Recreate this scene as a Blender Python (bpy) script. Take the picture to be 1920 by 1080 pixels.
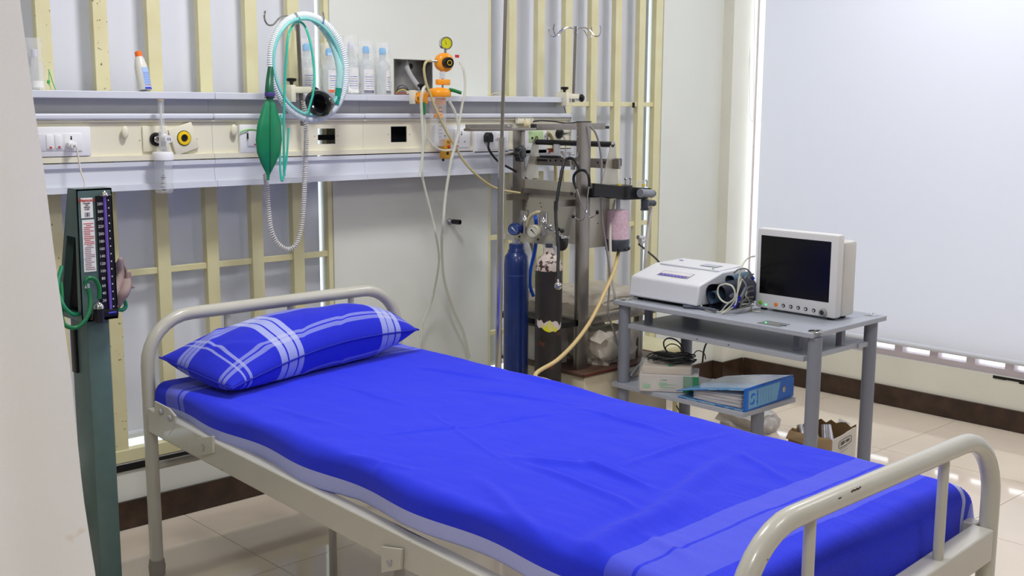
import bpy, bmesh, math, random
from mathutils import Vector, Matrix, noise
random.seed(4)
C = bpy.context.scene.collection
for o in list(bpy.data.objects): bpy.data.objects.remove(o)
# ------------------------------------------------------------------ camera
CAM = Vector((0, 0, 1.45)); YAW, TILT, ROLL, FPX = .750995, .1583436, .00481, 2120.6
cy, sy = math.cos(YAW), math.sin(YAW); ct, st = math.cos(TILT), math.sin(TILT); cr, sr = math.cos(ROLL), math.sin(ROLL)
F = Vector((sy*ct, cy*ct, -st)); R0 = Vector((cy, -sy, 0)); U0 = R0.cross(F)
RV = R0*cr + U0*sr; UV_ = U0*cr - R0*sr
cam = bpy.data.cameras.new('camera'); camo = bpy.data.objects.new('camera', cam); C.objects.link(camo)
cam.sensor_width = 36; cam.lens = FPX/1920*36; cam.clip_start = .05
M = Matrix((RV, UV_, -F)).transposed().to_4x4(); M.translation = CAM; camo.matrix_world = M
bpy.context.scene.camera = camo
# ------------------------------------------------------------------ view, world, lights
S = bpy.context.scene
S.view_settings.view_transform = 'Standard'; S.view_settings.look = 'None'; S.view_settings.gamma = 1
S.view_settings.use_curve_mapping = False; S.view_settings.exposure = 0.0
W = bpy.data.worlds.new('world'); S.world = W; W.use_nodes = True
bg = W.node_tree.nodes['Background']; bg.inputs[0].default_value = (.88, .94, 1, 1); bg.inputs[1].default_value = 3.0
def area(name, loc, sx, sy_, power, col=(1, .99, .99)):
    l = bpy.data.lights.new(name, 'AREA'); l.shape = 'RECTANGLE'; l.size = sx; l.size_y = sy_; l.energy = power; l.color = col
    o = bpy.data.objects.new(name, l); C.objects.link(o); o.location = loc; return o
CEIL = 2.9
LIGHTS = [(1.85, 2.45, 28.5), (2.45, .2, 10), (.1, 2.6, .8), (.2, .2, 27), (4.2, .6, 5), (4.2, 2.3, 18)]  # first is the ward lamp over the bed, the rest are added fill
for i, (x, y, p) in enumerate(LIGHTS): area('ceiling_or_fill_lamp', (x, y, CEIL-.06), *((.34, .34) if i == 0 else (.55, .55)), p)
# ------------------------------------------------------------------ helpers
def ray(px, py): return F + RV*((px-960)/FPX) + UV_*((540-py)/FPX)
def at(px, py, X=None, Y=None, Z=None):          # the point of a wall, table or floor plane seen along a given direction
    v = ray(px, py)
    if X is not None: return CAM + v*((X-CAM.x)/v.x)
    if Y is not None: return CAM + v*((Y-CAM.y)/v.y)
    return CAM + v*((Z-CAM.z)/v.z)
def lin(c): return tuple(((v/255)/12.92 if v/255 <= .04045 else ((v/255+.055)/1.055)**2.4) for v in c)
MATS = {}
def mat(name, rgb, rough=.5, metal=0, var=.06, scale=12, bump=0, trans=0, alpha=1, emit=0, coat=0, ior=1.45, rgb2=None, spots=None, sheen=0, sss=0, stretch=None):
    if name in MATS: return MATS[name]
    m = bpy.data.materials.new(name); m.use_nodes = True; nt = m.node_tree; N = nt.nodes; L = nt.links
    b = N['Principled BSDF']; c = lin(rgb)
    tc = N.new('ShaderNodeTexCoord'); mp = N.new('ShaderNodeMapping'); L.new(tc.outputs['Object'], mp.inputs[0])
    if stretch: mp.inputs['Scale'].default_value = stretch
    nz = N.new('ShaderNodeTexNoise'); nz.inputs['Scale'].default_value = scale; nz.inputs['Detail'].default_value = 6
    L.new(mp.outputs[0], nz.inputs['Vector'])
    mr = N.new('ShaderNodeMapRange'); mr.inputs[1].default_value = .3; mr.inputs[2].default_value = .7; L.new(nz.outputs[0], mr.inputs[0])
    mx = N.new('ShaderNodeMix'); mx.data_type = 'RGBA'; L.new(mr.outputs[0], mx.inputs[0])
    c2 = lin(rgb2) if rgb2 else tuple(v*(1-var) for v in c)
    mx.inputs[6].default_value = (*c2, 1); mx.inputs[7].default_value = (*(c if rgb2 else tuple(min(1, v*(1+var*.5)) for v in c)), 1)
    out = mx.outputs[2]
    if spots:                                    # worn flecks of another colour: (rgb, scale, threshold)
        n2 = N.new('ShaderNodeTexNoise'); n2.inputs['Scale'].default_value = spots[1]; n2.inputs['Detail'].default_value = 8; L.new(tc.outputs['Object'], n2.inputs['Vector'])
        r2 = N.new('ShaderNodeMapRange'); r2.inputs[1].default_value = spots[2]; r2.inputs[2].default_value = spots[2]+.03; L.new(n2.outputs[0], r2.inputs[0])
        m2 = N.new('ShaderNodeMix'); m2.data_type = 'RGBA'; L.new(r2.outputs[0], m2.inputs[0]); L.new(out, m2.inputs[6]); m2.inputs[7].default_value = (*lin(spots[0]), 1); out = m2.outputs[2]
    L.new(out, b.inputs['Base Color'])
    b.inputs['Roughness'].default_value = rough; b.inputs['Metallic'].default_value = metal; b.inputs['IOR'].default_value = ior
    b.inputs['Transmission Weight'].default_value = trans; b.inputs['Alpha'].default_value = alpha
    b.inputs['Coat Weight'].default_value = coat; b.inputs['Sheen Weight'].default_value = sheen
    if sss: b.inputs['Subsurface Weight'].default_value = sss; b.inputs['Subsurface Scale'].default_value = .01
    if emit: b.inputs['Emission Color'].default_value = (*c, 1); b.inputs['Emission Strength'].default_value = emit
    if bump:
        bp = N.new('ShaderNodeBump'); bp.inputs['Strength'].default_value = bump; bp.inputs['Distance'].default_value = .003
        L.new(nz.outputs[0], bp.inputs['Height']); L.new(bp.outputs[0], b.inputs['Normal'])
    MATS[name] = m; return m
def nodes(m): return m.node_tree.nodes, m.node_tree.links, m.node_tree.nodes['Principled BSDF']

class B:                                          # collects shapes in world coordinates for ONE mesh object
    def __init__(s): s.bm = bmesh.new(); s.uv = None
    def box(s, lo, hi, rot=None, bevel=0):
        lo, hi = Vector(lo), Vector(hi); c = (lo+hi)/2; d = hi-lo
        mtx = Matrix.Translation(c) @ (rot.to_4x4() if rot else Matrix.Identity(4)) @ Matrix.Diagonal((abs(d.x), abs(d.y), abs(d.z), 1))
        r = bmesh.ops.create_cube(s.bm, size=1, matrix=mtx)
        if bevel:
            es = {e for v in r['verts'] for e in v.link_edges}
            bmesh.ops.bevel(s.bm, geom=list(es), offset=bevel, segments=2, profile=.5, affect='EDGES')
        return s
    def cyl(s, a, b, r, r2=None, n=20, caps=True):
        a, b = Vector(a), Vector(b); d = b-a
        q = Vector((0, 0, 1)).rotation_difference(d.normalized()).to_matrix().to_4x4()
        bmesh.ops.create_cone(s.bm, cap_ends=caps, segments=n, radius1=r, radius2=r if r2 is None else r2, depth=d.length, matrix=Matrix.Translation((a+b)/2) @ q)
        return s
    def ball(s, c, r, sc=(1, 1, 1), n=16, rot=None):
        bmesh.ops.create_uvsphere(s.bm, u_segments=n, v_segments=max(6, n//2+2), radius=r, matrix=Matrix.Translation(Vector(c)) @ (rot.to_4x4() if rot else Matrix.Identity(4)) @ Matrix.Diagonal((*sc, 1)))
        return s
    def lathe(s, base, prof, axis=(0, 0, 1), n=28):       # prof: list of (radius, height)
        q = Vector((0, 0, 1)).rotation_difference(Vector(axis).normalized()).to_matrix(); base = Vector(base); rings = []
        for r, h in prof:
            if r < 1e-5: rings.append([s.bm.verts.new(base + q @ Vector((0, 0, h)))])
            else: rings.append([s.bm.verts.new(base + q @ Vector((r*math.cos(2*math.pi*i/n), r*math.sin(2*math.pi*i/n), h))) for i in range(n)])
        for A, Bn in zip(rings, rings[1:]):
            for i in range(n):
                j = (i+1) % n
                try:
                    if len(A) == 1 and len(Bn) == 1: continue
                    if len(A) == 1: s.bm.faces.new((A[0], Bn[j], Bn[i]))
                    elif len(Bn) == 1: s.bm.faces.new((A[i], A[j], Bn[0]))
                    else: s.bm.faces.new((A[i], A[j], Bn[j], Bn[i]))
                except ValueError: pass
        return s
    def tube(s, pts, r, n=10, closed=False, smooth=6, rfun=None, caps=True):
        P = spline([Vector(p) for p in pts], smooth, closed) if smooth > 1 and len(pts) > 2 else [Vector(p) for p in pts]
        m = len(P); T = []
        for i in range(m):
            a = P[(i-1) % m] if closed or i else P[0]; b = P[(i+1) % m] if closed or i < m-1 else P[-1]
            t = (b-a); T.append(t.normalized() if t.length > 1e-9 else Vector((0, 0, 1)))
        nrm = T[0].orthogonal().normalized(); rings = []
        for i in range(m):
            nrm = (nrm - T[i]*nrm.dot(T[i]));
            nrm = nrm.normalized() if nrm.length > 1e-6 else T[i].orthogonal().normalized()
            bn = T[i].cross(nrm); rr = rfun(i/(m-1), i) if rfun else r
            rings.append([s.bm.verts.new(P[i] + (nrm*math.cos(2*math.pi*k/n) + bn*math.sin(2*math.pi*k/n))*rr) for k in range(n)])
        for i in range(m if closed else m-1):
            A, Bn = rings[i], rings[(i+1) % m]
            for k in range(n):
                try: s.bm.faces.new((A[k], A[(k+1) % n], Bn[(k+1) % n], Bn[k]))
                except ValueError: pass
        if not closed and caps:
            s.bm.faces.new(rings[0][::-1]); s.bm.faces.new(rings[-1])
        return s
    def prism(s, pts, off):                       # polygon extruded by an offset vector
        off = Vector(off); a = [s.bm.verts.new(Vector(p)) for p in pts]; b = [s.bm.verts.new(Vector(p)+off) for p in pts]
        n = len(a); s.bm.faces.new(a); s.bm.faces.new(b[::-1])
        for i in range(n): s.bm.faces.new((a[i], b[i], b[(i+1) % n], a[(i+1) % n]))
        return s
    def grid(s, fn, nu, nv, uv=None, thick=None):
        V = [[s.bm.verts.new(fn(i/nu, j/nv)) for j in range(nv+1)] for i in range(nu+1)]
        lay = s.bm.loops.layers.uv.verify()
        for i in range(nu):
            for j in range(nv):
                f = s.bm.faces.new((V[i][j], V[i+1][j], V[i+1][j+1], V[i][j+1]))
                for l, (a, b) in zip(f.loops, ((i, j), (i+1, j), (i+1, j+1), (i, j+1))):
                    l[lay].uv = uv(a/nu, b/nv) if uv else (a/nu, b/nv)
        return s
def spline(P, k, closed):
    out = []; n = len(P); rng = range(n) if closed else range(n-1)
    for i in rng:
        p0 = P[(i-1) % n] if closed or i else P[0]*2-P[1]; p1 = P[i]; p2 = P[(i+1) % n]
        p3 = P[(i+2) % n] if closed or i+2 < n else P[-1]*2-P[-2]
        for j in range(k):
            t = j/k
            out.append(.5*((2*p1) + (p2-p0)*t + (2*p0-5*p1+4*p2-p3)*t*t + (3*p1-p0-3*p2+p3)*t**3))
    if not closed: out.append(P[-1])
    return out
def org(o):
    v = Vector((0, 0, 0))
    while o is not None: v = v + o.location; o = o.parent
    return v
def star(c, axis, r, th, lobes=8):
    q = Vector((0, 0, 1)).rotation_difference(Vector(axis).normalized()).to_matrix(); c = Vector(c); n = lobes*6
    return B().prism([c + q @ Vector((r*(1+.09*math.cos(lobes*2*math.pi*i/n))*math.cos(2*math.pi*i/n), r*(1+.09*math.cos(lobes*2*math.pi*i/n))*math.sin(2*math.pi*i/n), 0)) for i in range(n)], q @ Vector((0, 0, th)))
def obj(name, b, m, parent=None, smooth=True, label=None, kind=None, bevel=0, auto=40):
    bm = b.bm; bmesh.ops.recalc_face_normals(bm, faces=bm.faces)
    if not parent:
        xs = [v.co for v in bm.verts]; c = Vector(((min(v.x for v in xs)+max(v.x for v in xs))/2, (min(v.y for v in xs)+max(v.y for v in xs))/2, min(v.z for v in xs)))
    else: c = org(parent)
    for v in bm.verts: v.co -= c
    me = bpy.data.meshes.new(name); bm.to_mesh(me); bm.free()
    me.materials.append(m)
    if smooth: me.shade_smooth(); me.set_sharp_from_angle(angle=math.radians(auto))
    o = bpy.data.objects.new(name, me); C.objects.link(o)
    if parent: o.parent = parent
    else: o.location = c
    if bevel:
        md = o.modifiers.new('b', 'BEVEL'); md.width = bevel; md.segments = 2; md.limit_method = 'ANGLE'
    if label: o['label'] = label
    if kind: o['kind'] = kind
    return o
def tag(o, label, cat, group=None):
    o['label'] = label; o['category'] = cat
    if group: o['group'] = group
    return o
def thing(name, loc, label, cat, group=None):
    o = bpy.data.objects.new(name, None); o.empty_display_size = .05; C.objects.link(o); o.location = loc; return tag(o, label, cat, group)
def struct(name, b, m, **k):
    o = obj(name, b, m, **k); o['kind'] = 'structure'; return o
def dup(root, loc, label=None, group=None):
    r = root.copy(); C.objects.link(r); r.location = loc
    if label: r['label'] = label
    if group: r['group'] = group
    for ch in list(root.children):
        c = ch.copy(); C.objects.link(c); c.parent = r
        for g in list(ch.children):
            d = g.copy(); C.objects.link(d); d.parent = c
    return r
def text(name, body, size, origin, right, up, m, parent, depth=.0004, align='CENTER', bold=False):
    cu = bpy.data.curves.new(name, 'FONT'); cu.body = body; cu.size = size; cu.align_x = align; cu.align_y = 'CENTER'; cu.extrude = depth; cu.resolution_u = 2
    if bold: cu.offset = size*.02
    t = bpy.data.objects.new(name, cu); C.objects.link(t)
    dg = bpy.context.evaluated_depsgraph_get(); me = bpy.data.meshes.new_from_object(t.evaluated_get(dg)); bpy.data.objects.remove(t)
    r = Vector(right).normalized(); u = Vector(up).normalized(); n = r.cross(u)
    mt = Matrix((r, u, n)).transposed().to_4x4(); mt.translation = Vector(origin) - org(parent)
    me.transform(mt); me.materials.clear(); me.materials.append(m)
    o = bpy.data.objects.new(name, me); C.objects.link(o); o.parent = parent; return o

# ------------------------------------------------------------------ materials
wallm = mat('wall_paint', (226, 229, 222), .75, var=.03, scale=2.5, bump=.05)
wallr = mat('wall_paint_cream', (228, 227, 215), .6, var=.05, scale=3)
ceilm = mat('ceiling_white', (240, 240, 236), .8)
cream = mat('cream_enamel', (226, 222, 182), .4, var=.07, scale=9, rgb2=(219, 211, 166))
creamdirty = mat('cream_enamel_dirty', (226, 222, 182), .45, rgb2=(219, 211, 166), scale=9, spots=((120, 100, 70), 60, .66))
brown = mat('brown_granite', (72, 54, 42), .35, rgb2=(46, 33, 27), scale=16)
tilem = mat('beige_tile', (238, 224, 206), .055, var=.05, scale=3, coat=.3)
grout = mat('tile_grout', (150, 138, 122), .8)
whitepl = mat('white_plastic', (236, 237, 240), .35, var=.02)
greypl = mat('grey_plastic', (168, 170, 176), .45, var=.03)
alu = mat('powder_white_aluminium', (214, 218, 228), .4, var=.03, scale=5)
alugrey = mat('trunking_grey', (190, 192, 194), .5, var=.03, scale=5)
trcream = mat('trunking_cream', (232, 228, 206), .5, var=.03, scale=5)
steel = mat('brushed_steel', (150, 144, 136), .32, .9, var=.12, scale=30, stretch=(1, 1, .05))
steelpl = mat('steel_panel', (196, 192, 178), .38, .55, var=.06, scale=8)
chrome = mat('chrome', (205, 205, 208), .12, 1, var=.05)
black = mat('black_plastic', (20, 21, 24), .35, var=.3)
blackr = mat('black_rubber', (14, 14, 16), .45, var=.3)
dgrey = mat('dark_grey_plastic', (58, 62, 72), .45)
bedm = mat('bed_enamel', (196, 194, 182), .28, var=.04, scale=7, spots=((70, 45, 35), 30, .735), coat=.3)
trolm = mat('trolley_grey', (170, 175, 186), .42, var=.04, scale=8)
trollegm = mat('trolley_leg_grey', (132, 136, 148), .42, var=.04, scale=8)
clear = mat('clear_plastic', (238, 242, 244), .08, trans=.0, alpha=.22, var=.0)
clearf = mat('clear_film', (245, 248, 250), .1, alpha=.22, var=.3, scale=40)
tubem = mat('clear_tubing', (226, 228, 214), .25, alpha=.62, var=.02)
tubey = mat('yellowed_tubing', (206, 192, 138), .3, var=.05, alpha=.85)
orange = mat('orange_plastic', (246, 160, 32), .3, var=.04)
green = mat('green_rubber', (16, 128, 84), .35, var=.15, scale=10)
greend = mat('dark_green_rubber', (20, 92, 66), .35, var=.15)
teal = mat('teal_tubing', (60, 196, 170), .2, alpha=.9)
yellow = mat('yellow_plastic', (240, 205, 30), .4)
redp = mat('red_plastic', (200, 40, 30), .4)
bluep = mat('blue_plastic', (20, 60, 200), .35)
paper = mat('paper_white', (240, 240, 238), .7)
ink = mat('ink_black', (25, 25, 28), .6); inkr = mat('ink_red', (200, 50, 40), .6); inkb = mat('ink_blue', (40, 80, 200), .6); inkg = mat('ink_green', (70, 170, 90), .6)
whiteink = mat('ink_white', (235, 235, 235), .6)
bright = None
glassm = mat('window_glass', (235, 245, 250), .02, alpha=.12, var=0)

def blindmat():
    m = bpy.data.materials.new('blind_fabric'); m.use_nodes = True; N, L, b = nodes(m); MATS['blind'] = m
    tc = N.new('ShaderNodeTexCoord'); w = N.new('ShaderNodeTexNoise'); w.inputs['Scale'].default_value = 500; L.new(tc.outputs['Object'], w.inputs['Vector'])
    bp = N.new('ShaderNodeBump'); bp.inputs['Strength'].default_value = .15; bp.inputs['Distance'].default_value = .0005; L.new(w.outputs[0], bp.inputs['Height']); L.new(bp.outputs[0], b.inputs['Normal'])
    b.inputs['Base Color'].default_value = (*lin((232, 234, 242)), 1); b.inputs['Roughness'].default_value = .8
    tr = N.new('ShaderNodeBsdfTranslucent'); tr.inputs[0].default_value = (.75, .82, 1, 1)
    ms = N.new('ShaderNodeMixShader'); ms.inputs[0].default_value = .095; out = N['Material Output']
    L.new(b.outputs[0], ms.inputs[1]); L.new(tr.outputs[0], ms.inputs[2]); L.new(ms.outputs[0], out.inputs[0]); return m
blindm = blindmat()

# ------------------------------------------------------------------ room shell
YB = 3.647; XR = 5.086; XL = -1.9; YF = -1.9
fl = struct('floor', B().box((XL, YF, -.1), (XR+.2, YB+.2, -.004)), grout, smooth=False)
TX0, TY0, TS = 3.742, 2.35, .65
tile_me = None
i0 = int((XL-TX0)/TS)-1
for i in range(i0, 4):
    for j in range(int((YF-TY0)/TS)-1, 3):
        x0, y0 = TX0+i*TS, TY0+j*TS; x1, y1 = x0+TS, y0+TS
        cx0, cx1, cy0, cy1 = max(x0, XL), min(x1, XR), max(y0, YF), min(y1, YB)
        if cx1-cx0 < .02 or cy1-cy0 < .02: continue
        full = (cx1-cx0 > TS-.001 and cy1-cy0 > TS-.001)
        if full and tile_me:
            o = bpy.data.objects.new('tile', tile_me); C.objects.link(o); o.parent = fl; o.location = Vector((x0, y0, 0))-fl.location; continue
        b = B().box((cx0+.0012, cy0+.0012, -.02), (cx1-.0012, cy1-.0012, 0))
        if full:
            for v in b.bm.verts: v.co -= Vector((x0, y0, 0))
            me = bpy.data.meshes.new('tile'); b.bm.to_mesh(me); me.materials.append(tilem); tile_me = me
            o = bpy.data.objects.new('tile', me); C.objects.link(o); o.parent = fl; o.location = Vector((x0, y0, 0))-fl.location
        else: obj('tile', b, tilem, fl, smooth=False)
struct('ceiling', B().box((XL-.15, YF-.15, CEIL), (XR+.2, YB+.2, CEIL+.1)), ceilm, smooth=False)
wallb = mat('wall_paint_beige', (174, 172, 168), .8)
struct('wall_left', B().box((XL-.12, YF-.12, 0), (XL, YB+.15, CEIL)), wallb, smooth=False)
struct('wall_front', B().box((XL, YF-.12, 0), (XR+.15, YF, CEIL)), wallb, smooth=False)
# back wall with two window openings and a pillar that holds the recessed junction box
SILL, HEAD, T = .235, 2.62, .16
PX0, PX1 = at(624, 340, Y=YB).x, at(915, 320, Y=YB).x
W1X0, W2X1 = .55, at(1241, 200, Y=YB).x
j0, j1 = at(738, 110, Y=YB), at(811, 177, Y=YB)
wb = B()
wb.box((XL, YB, 0), (XR+.15, YB+T, SILL)).box((XL, YB, HEAD), (XR+.15, YB+T, CEIL)).box((XL, YB, SILL), (W1X0, YB+T, HEAD)).box((W2X1, YB, SILL), (XR+.15, YB+T, HEAD))
wb.box((PX0, YB, SILL), (j0.x, YB+T, HEAD)).box((j1.x, YB, SILL), (PX1, YB+T, HEAD)).box((j0.x, YB, SILL), (j1.x, YB+T, 1.495)).box((j0.x, YB, j0.z), (j1.x, YB+T, HEAD))
struct('wall_back', wb, wallm, smooth=False)
# right wall with a wide window, and the square column in the corner
CY = at(1407, 300, X=XR).y; RZ0 = .245; RY1 = CY; RY0 = -.9
wr = B().box((XR, YF, 0), (XR+.15, YB, RZ0)).box((XR, YF, HEAD), (XR+.15, YB, CEIL)).box((XR, RY1, RZ0), (XR+.15, YB, HEAD)).box((XR, YF, RZ0), (XR+.15, RY0, HEAD))
struct('wall_right', wr, wallr, smooth=False)
CX = at(1341, 400, Y=YB).x+.02
struct('trim_1', B().box((CX, CY, 0), (XR, YB, CEIL)), wallr, smooth=False)
# skirtings
struct('baseboard_back', B().box((XL, YB-.012, .004), (CX, YB, .10)), brown, smooth=False)
struct('baseboard_right', B().box((XR-.012, YF, .004), (XR, CY-.013, .10)).box((CX-.012, CY, .004), (CX, YB-.013, .10)).box((CX-.012, CY-.012, .004), (XR-.013, CY-.0005, .10)), brown, smooth=False)
# black gap seal under the back grille
struct('trim_2', B().box((W1X0, YB-.006, SILL-.028), (PX0, YB+.002, SILL-.004)).box((PX1, YB-.006, SILL-.028), (W2X1, YB+.002, SILL-.004)), black, smooth=False)
# windows (frames + panes) outside the blinds
def win(name, x0, x1):
    f = B(); y0, y1 = YB+T-.05, YB+T
    f.box((x0, y0, SILL), (x1, y1, SILL+.02)).box((x0, y0, HEAD-.05), (x1, y1, HEAD)).box((x0, y0, SILL), (x0+.012, y1, HEAD)).box((x1-.012, y0, SILL), (x1, y1, HEAD))
    w = struct(name, f, alu, smooth=False)
    obj('pane', B().box((x0+.01, y0+.02, SILL+.01), (x1-.01, y0+.026, HEAD-.01)), glassm, w, smooth=False)
win('window_1', W1X0, PX0); win('window_2', PX1, W2X1)
f = B(); x0, x1 = XR+.02, XR+.07
ZB = at(1780, 661, X=XR).z
f.box((x0, RY0, RZ0), (x1, RY1, RZ0+.03)).box((x0, RY0, HEAD-.05), (x1, RY1, HEAD)).box((x0, RY1-.01, RZ0), (x1, RY1, HEAD)).box((x0, RY0, RZ0), (x1, RY0+.05, HEAD))
f.box((x0, RY0, RZ0+.068), (x1, RY1, RZ0+.115))
k = 3.42
while k > RY0: f.box((x0, k-.03, RZ0+.03), (x1, k+.012, RZ0+.068)); k -= .182
w3 = struct('window_3', f, mat('pinkish_frame', (206, 194, 198), .5), smooth=False)
obj('pane', B().box((x0+.03, RY0, RZ0), (x0+.036, RY1, HEAD)), glassm, w3, smooth=False)
# black ragged seal under the right window
sb = B(); random.seed(7)
yy = 2.2
while yy > -.6:
    h = random.uniform(.006, .02); sb.box((XR-.003, yy-.06, RZ0-.004-h), (XR+.01, yy, RZ0-.001)); yy -= .06
struct('trim_3', sb, black, smooth=False)
# roller blinds: hang in the openings
def blind(name, b, lab, tubeb):
    r = obj(name, b, blindm, smooth=True); tag(r, lab, 'blind')
    obj('hem_bar', tubeb, alu, r)
YBL = YB+.085
x0b = at(598, 420, Y=YBL).x
blind('roller_blind', B().box((W1X0+.02, YBL, SILL+.07), (x0b, YBL+.003, HEAD-.03)), 'white roller blind behind the cream grille left of the pillar', B().cyl((W1X0+.02, YBL, SILL+.07), (x0b, YBL, SILL+.07), .014))
xr0, xr1 = PX1+.02, at(1212, 200, Y=YBL).x
blind('roller_blind', B().box((xr0, YBL, SILL+.07), (xr1, YBL+.003, HEAD-.03)), 'white roller blind behind the cream grille right of the pillar', B().cyl((xr0, YBL, SILL+.07), (xr1, YBL, SILL+.07), .014))
yb1 = at(1423, 300, X=XR-.012).y; zb = at(1780, 659, X=XR-.012).z
bl = B()
def fb(u, v):
    y = yb1 + (RY0+.02-yb1)*u; z = zb + (HEAD-.03-zb)*v
    return Vector((XR-.010+.003*math.sin(y*2.2)+.002*math.sin(y*5+z), y, z))
bl.grid(fb, 60, 12)
blind('roller_blind', bl, 'wide white roller blind covering the window on the right wall', B().cyl((XR-.010, RY0+.02, zb), (XR-.010, yb1, zb), .013))
# blind cord
tag(obj('blind_cord', B().tube([at(1408, -200, X=XR-.04), at(1406, 150, X=XR-.04), at(1405, 210, X=XR-.04), at(1410, 226, X=XR-.04), at(1413, 205, X=XR-.04), at(1415, 0, X=XR-.04), at(1417, -200, X=XR-.04)], .0015, n=6), whitepl), 'thin white looped cord hanging at the left edge of the wide blind', 'cord')

# ------------------------------------------------------------------ cream window grilles
def grille(label, fronts, x0, x1, zc):
    t = thing('window_grille', ((x0+x1)/2, YB+.03, SILL), label, 'grille')
    for xa, xb in fronts: obj('bar', B().box((xa, YB+.004, SILL+.02), (xb, YB+.034, HEAD-.03)), creamdirty if xa < 1.6 else cream, t, bevel=.002)
    for z in zc: obj('crossbar', B().box((x0, YB+.012, z-.011), (x1, YB+.030, z+.011)), cream, t, bevel=.002)
    obj('bottom_rail', B().box((x0, YB-.002, SILL+.001), (x1, YB+.036, SILL+.045)), cream, t, bevel=.002)
    obj('top_rail', B().box((x0, YB, HEAD-.05), (x1, YB+.036, HEAD-.002)), cream, t, bevel=.002)
    return t
fr = [(x, x+.048) for x in (.83, 1.01, 1.19, 1.374, 1.557, 1.741, 1.926, 2.108, 2.283)] + [(PX0-.022, PX0-.001)]
grille('cream painted steel window grille behind the bed head, left of the pillar', fr, W1X0, PX0, [.888, 1.95])
fr = [(PX1+.001, PX1+.02)] + [(x-.044, x) for x in (3.429, 3.601, 3.775, 3.946, 4.113, 4.283)] + [(4.362, W2X1-.001)]
g2 = grille('cream painted steel window grille behind the gas machine, right of the pillar', fr, PX1, W2X1, [1.467, .885, .46])
# ------------------------------------------------------------------ bed ceiling light and added fill panels (above the frame)
for i, (x, y, p) in enumerate(LIGHTS):
    t = thing('ceiling_or_fill_panel', (x, y, CEIL-.05), 'square white ceiling light panel above ' + ('the head of the bed', 'the floor beyond the foot of the bed, added as fill', 'the curtain, added as fill', 'the camera corner of the ward, added as fill', 'the wide window blind, added as fill', 'the equipment trolley, added as fill')[i], 'light', 'square ceiling light panels')
    obj('frame', B().box((x-.31, y-.31, CEIL-.04), (x+.31, y+.31, CEIL-.001)), whitepl, t)
    obj('diffuser', B().box((x-.29, y-.29, CEIL-.048), (x+.29, y+.29, CEIL-.041)), mat('lamp_diffuser', (255, 252, 245), .5, emit=1.5), t)
# ------------------------------------------------------------------ curtain (near, left)
CYY = 2.02
EDGE = sorted([(lambda p: (p.z, p.x))(at(x, y, Y=CYY)) for x, y in ((30, -200), (36, 0), (54, 120), (64, 200), (84, 330), (109, 530), (133, 700), (156, 930), (180, 1080))])
def edge_x(z):
    if z <= EDGE[0][0]: return EDGE[0][1]+.05*(EDGE[0][0]-z)
    for (za, xa), (zb, xb) in zip(EDGE, EDGE[1:]):
        if z <= zb: return xa+(xb-xa)*(z-za)/(zb-za)
    return EDGE[-1][1]
def cf(u, v):
    ztop, zbot = CEIL-.02, .12
    z = ztop + (zbot-ztop)*v
    xr = edge_x(z)
    x = -.75 + (xr+.75)*u
    fold = (.030*math.sin(u*30+1.0*math.sin(v*1.6+u*4)) + .008*math.sin(u*61+v*3))*min(1, (1-u)*7)
    if z < 1.7: fold += .004*noise.noise(Vector((u*9, v*14, 2)))
    return Vector((x, CYY+fold+.03*(1-u), z))
cb = B().grid(cf, 150, 60, uv=lambda a, b: (a*3, b*3))
def curtmat():
    m = mat('curtain_cloth', (250, 251, 254), .9, rgb2=(244, 243, 241), scale=2.2, spots=((236, 224, 206), 5, .64)); N, L, b = nodes(m)
    uvn = N.new('ShaderNodeTexCoord'); mp = N.new('ShaderNodeMapping'); mp.inputs['Scale'].default_value = (26, 26, 26); L.new(uvn.outputs['UV'], mp.inputs[0])
    w = N.new('ShaderNodeTexWave'); w.bands_direction = 'DIAGONAL'; w.inputs['Scale'].default_value = 3; w.inputs['Distortion'].default_value = 0; L.new(mp.outputs[0], w.inputs[0])
    bp = N.new('ShaderNodeBump'); bp.inputs['Strength'].default_value = .25; bp.inputs['Distance'].default_value = .001; L.new(w.outputs[1], bp.inputs['Height']); L.new(bp.outputs[0], b.inputs['Normal'])
    return m
cu = obj('curtain', cb, curtmat(), auto=180); tag(cu, 'white woven bedside curtain hanging in folds at the left edge', 'curtain')
tag(obj('curtain_rail', B().cyl((-.8, CYY+.02, CEIL-.015), (.7, CYY+.02, CEIL-.015), .01), alu), 'thin ceiling rail that carries the bedside curtain', 'rail')
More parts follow.
